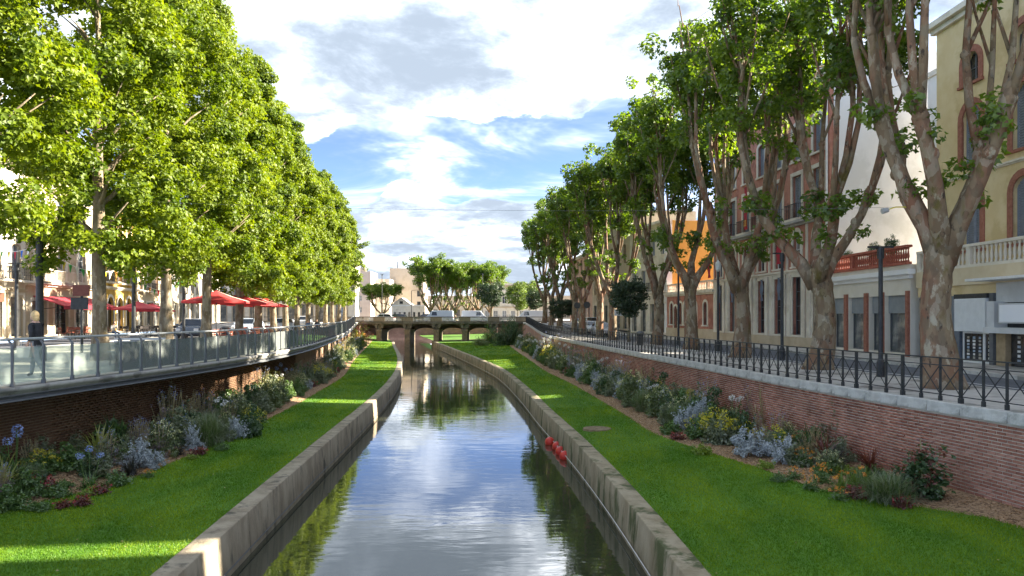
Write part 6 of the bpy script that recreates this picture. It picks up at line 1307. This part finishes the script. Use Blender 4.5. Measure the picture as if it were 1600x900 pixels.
def person(label, x, y, z, rz, coat, trous, hair, pose='walk'):
    root = empty('person', (x, y, z), rz, label, 'person')       # faces local +x
    if pose == 'walk':
        J = [(0, 0, .95), (.01, 0, 1.12), (.02, 0, 1.30), (.02, 0, 1.44), (.04, 0, 1.52), (.05, 0, 1.56), (.02, .17, 1.39), (-.06, .22, 1.14), (.06, .21, .92), (.02, -.17, 1.39), (.08, -.22, 1.14), (.24, -.2, .98),
             (0, .09, .90), (-.12, .10, .50), (-.34, .10, .13), (-.24, .10, .04), (0, -.09, .90), (.20, -.10, .50), (.26, -.10, .08), (.40, -.10, .04)]
    else:
        J = [(0, 0, .52), (-.01, 0, .68), (-.01, 0, .86), (0, 0, 1.0), (.03, 0, 1.08), (.04, 0, 1.12), (0, .17, .95), (.05, .22, .72), (.28, .15, .68), (0, -.17, .95), (.05, -.22, .72), (.28, -.15, .68),
             (.05, .10, .50), (.45, .11, .50), (.47, .11, .10), (.60, .11, .04), (.05, -.10, .50), (.45, -.11, .50), (.47, -.11, .10), (.60, -.11, .04)]
    E = [(0, 1), (1, 2), (2, 3), (3, 4), (4, 5), (3, 6), (6, 7), (7, 8), (3, 9), (9, 10), (10, 11), (0, 12), (12, 13), (13, 14), (14, 15), (0, 16), (16, 17), (17, 18), (18, 19)]
    Rr = [(.13, .16), (.12, .14), (.13, .17), (.09, .10), .055, .05, .075, .055, .035, .075, .055, .035, .10, .07, .045, .04, .10, .07, .045, .04]
    me = body_mesh(J, E, Rr, 0, 'body'); 
    for m_ in (trous, coat, M_skin, M_tyre): me.materials.append(m_)
    hipz = J[0][2]
    for p in me.polygons:
        c = p.center
        if c.z < .10: p.material_index = 3
        elif pose == 'walk': p.material_index = 2 if c.z > 1.475 else (1 if c.z > .86 and (abs(c.y) < .15 or c.z > .98) else (2 if abs(c.y) > .165 else 0))
        else: p.material_index = 2 if c.z > 1.04 else (1 if c.z > .58 and c.x < .24 else (2 if c.z > .6 else 0))
        if pose == 'walk' and c.z < .86 and abs(c.y) < .165: p.material_index = 0 if c.z >= .10 else 3
        p.use_smooth = True
    link('body', me, None, root)
    hx, hz = J[5][0]+.02, J[5][2]+.09
    h = MB(); h.smooth = True; h.sphere((hx, 0, hz), .105, 16, 12, (.95, .78, 1.18)); h.sphere((hx+.105, 0, hz-.015), .022, 8, 6, (1, .7, 1.3)); h.sphere((hx+.085, 0, hz-.065), .022, 8, 5, (.6, 1.4, .4))
    for s in (-1, 1): h.sphere((hx, s*.085, hz-.01), .025, 8, 6, (.8, .4, 1.3))
    hd = h.build('head', M_skin, root)
    for s in (-1, 1): MB().sphere((hx+.092, s*.034, hz+.012), .013, 6, 5).build('eye', M_iron, hd)
    hr = MB(); hr.smooth = True; hr.sphere((hx-.022, 0, hz+.025), .118, 14, 10, (.95, .85, 1.1)); hr.sphere((hx-.06, 0, hz-.06), .09, 12, 8, (.8, .95, 1.1)); hr.build('hair', hair, root)
    # hands with five fingers
    for wi, ei in ((8, 7), (11, 10)):
        w = Vector(J[wi]); d = (w-Vector(J[ei])).normalized(); sd = Vector((0, 1, 0)); up = d.cross(sd).normalized(); hnd = MB(); hnd.smooth = True
        hnd.tube([w, w+d*.04, w+d*.09], [.026, .036, .03], 8)
        for f in range(4): o_ = up*((f-1.5)*.019); ln = (.065, .078, .072, .055)[f]; hnd.tube([w+d*.08+o_, w+d*(.08+ln*.5)+o_, w+d*(.08+ln*.9)+o_+sd*(-.02 if w.y > 0 else .02)], [.0095, .009, .006], 6)
        hnd.tube([w+d*.03+up*.03, w+d*.06+up*.058, w+d*.095+up*.06], [.011, .010, .007], 6); hnd.build('hand', M_skin, root)
    return root
M_coat = pm('black_coat', (.02, .02, .022), (.035, .035, .04), .85, 9); M_trgrey = pm('grey_trousers', (.20, .21, .21), (.26, .27, .27), .85, 9); M_blue = pm('denim', (.05, .08, .15), (.07, .11, .19), .85, 9); M_shirt = pm('pale_shirt', (.6, .57, .5), None, .8)
pw = person('fair-haired person in a black coat and grey trousers walking behind the glass railing', (57-800)*19.9/1150, 19.9, zl(20), math.pi*.93, M_coat, M_trgrey, M_hair)
bg = empty('shoulder_bag', (pw.location.x-.22, 19.75, zl(20)+.55), 0, 'pale shopping bag carried by the walking person', 'bag'); m = MB(); m.add([(-.16, -.07, 0), (.16, -.07, 0), (.16, .07, 0), (-.16, .07, 0), (-.19, -.05, .30), (.19, -.05, .30), (.19, .05, .30), (-.19, .05, .30)], [(0, 3, 2, 1), (4, 5, 6, 7), (0, 1, 5, 4), (1, 2, 6, 5), (2, 3, 7, 6), (3, 0, 4, 7)]); m.build('bag_body', M_bag_sunlit, bg); MB().tube([(-.1, 0, .29), (-.07, 0, .42), (.07, 0, .42), (.1, 0, .29)], .012, 5).build('handle', M_bag_sunlit, bg)
person('person in a pale shirt seated left of the disc lamp post', (178-800)*55/1150, 55, zl(55)-.06, -.6, M_shirt, M_blue, M_hairb, 'sit'); person('person in dark clothes seated at the far left terrace', vat(495, 80), 80, zl(80)-.06, -1.2, M_coat, M_blue, M_hairb, 'sit'); person('person in a blue top seated beyond the red parasols', vat(481, 74), 74, zl(74)-.06, -.9, M_blue, M_trgrey, M_hairb, 'sit')
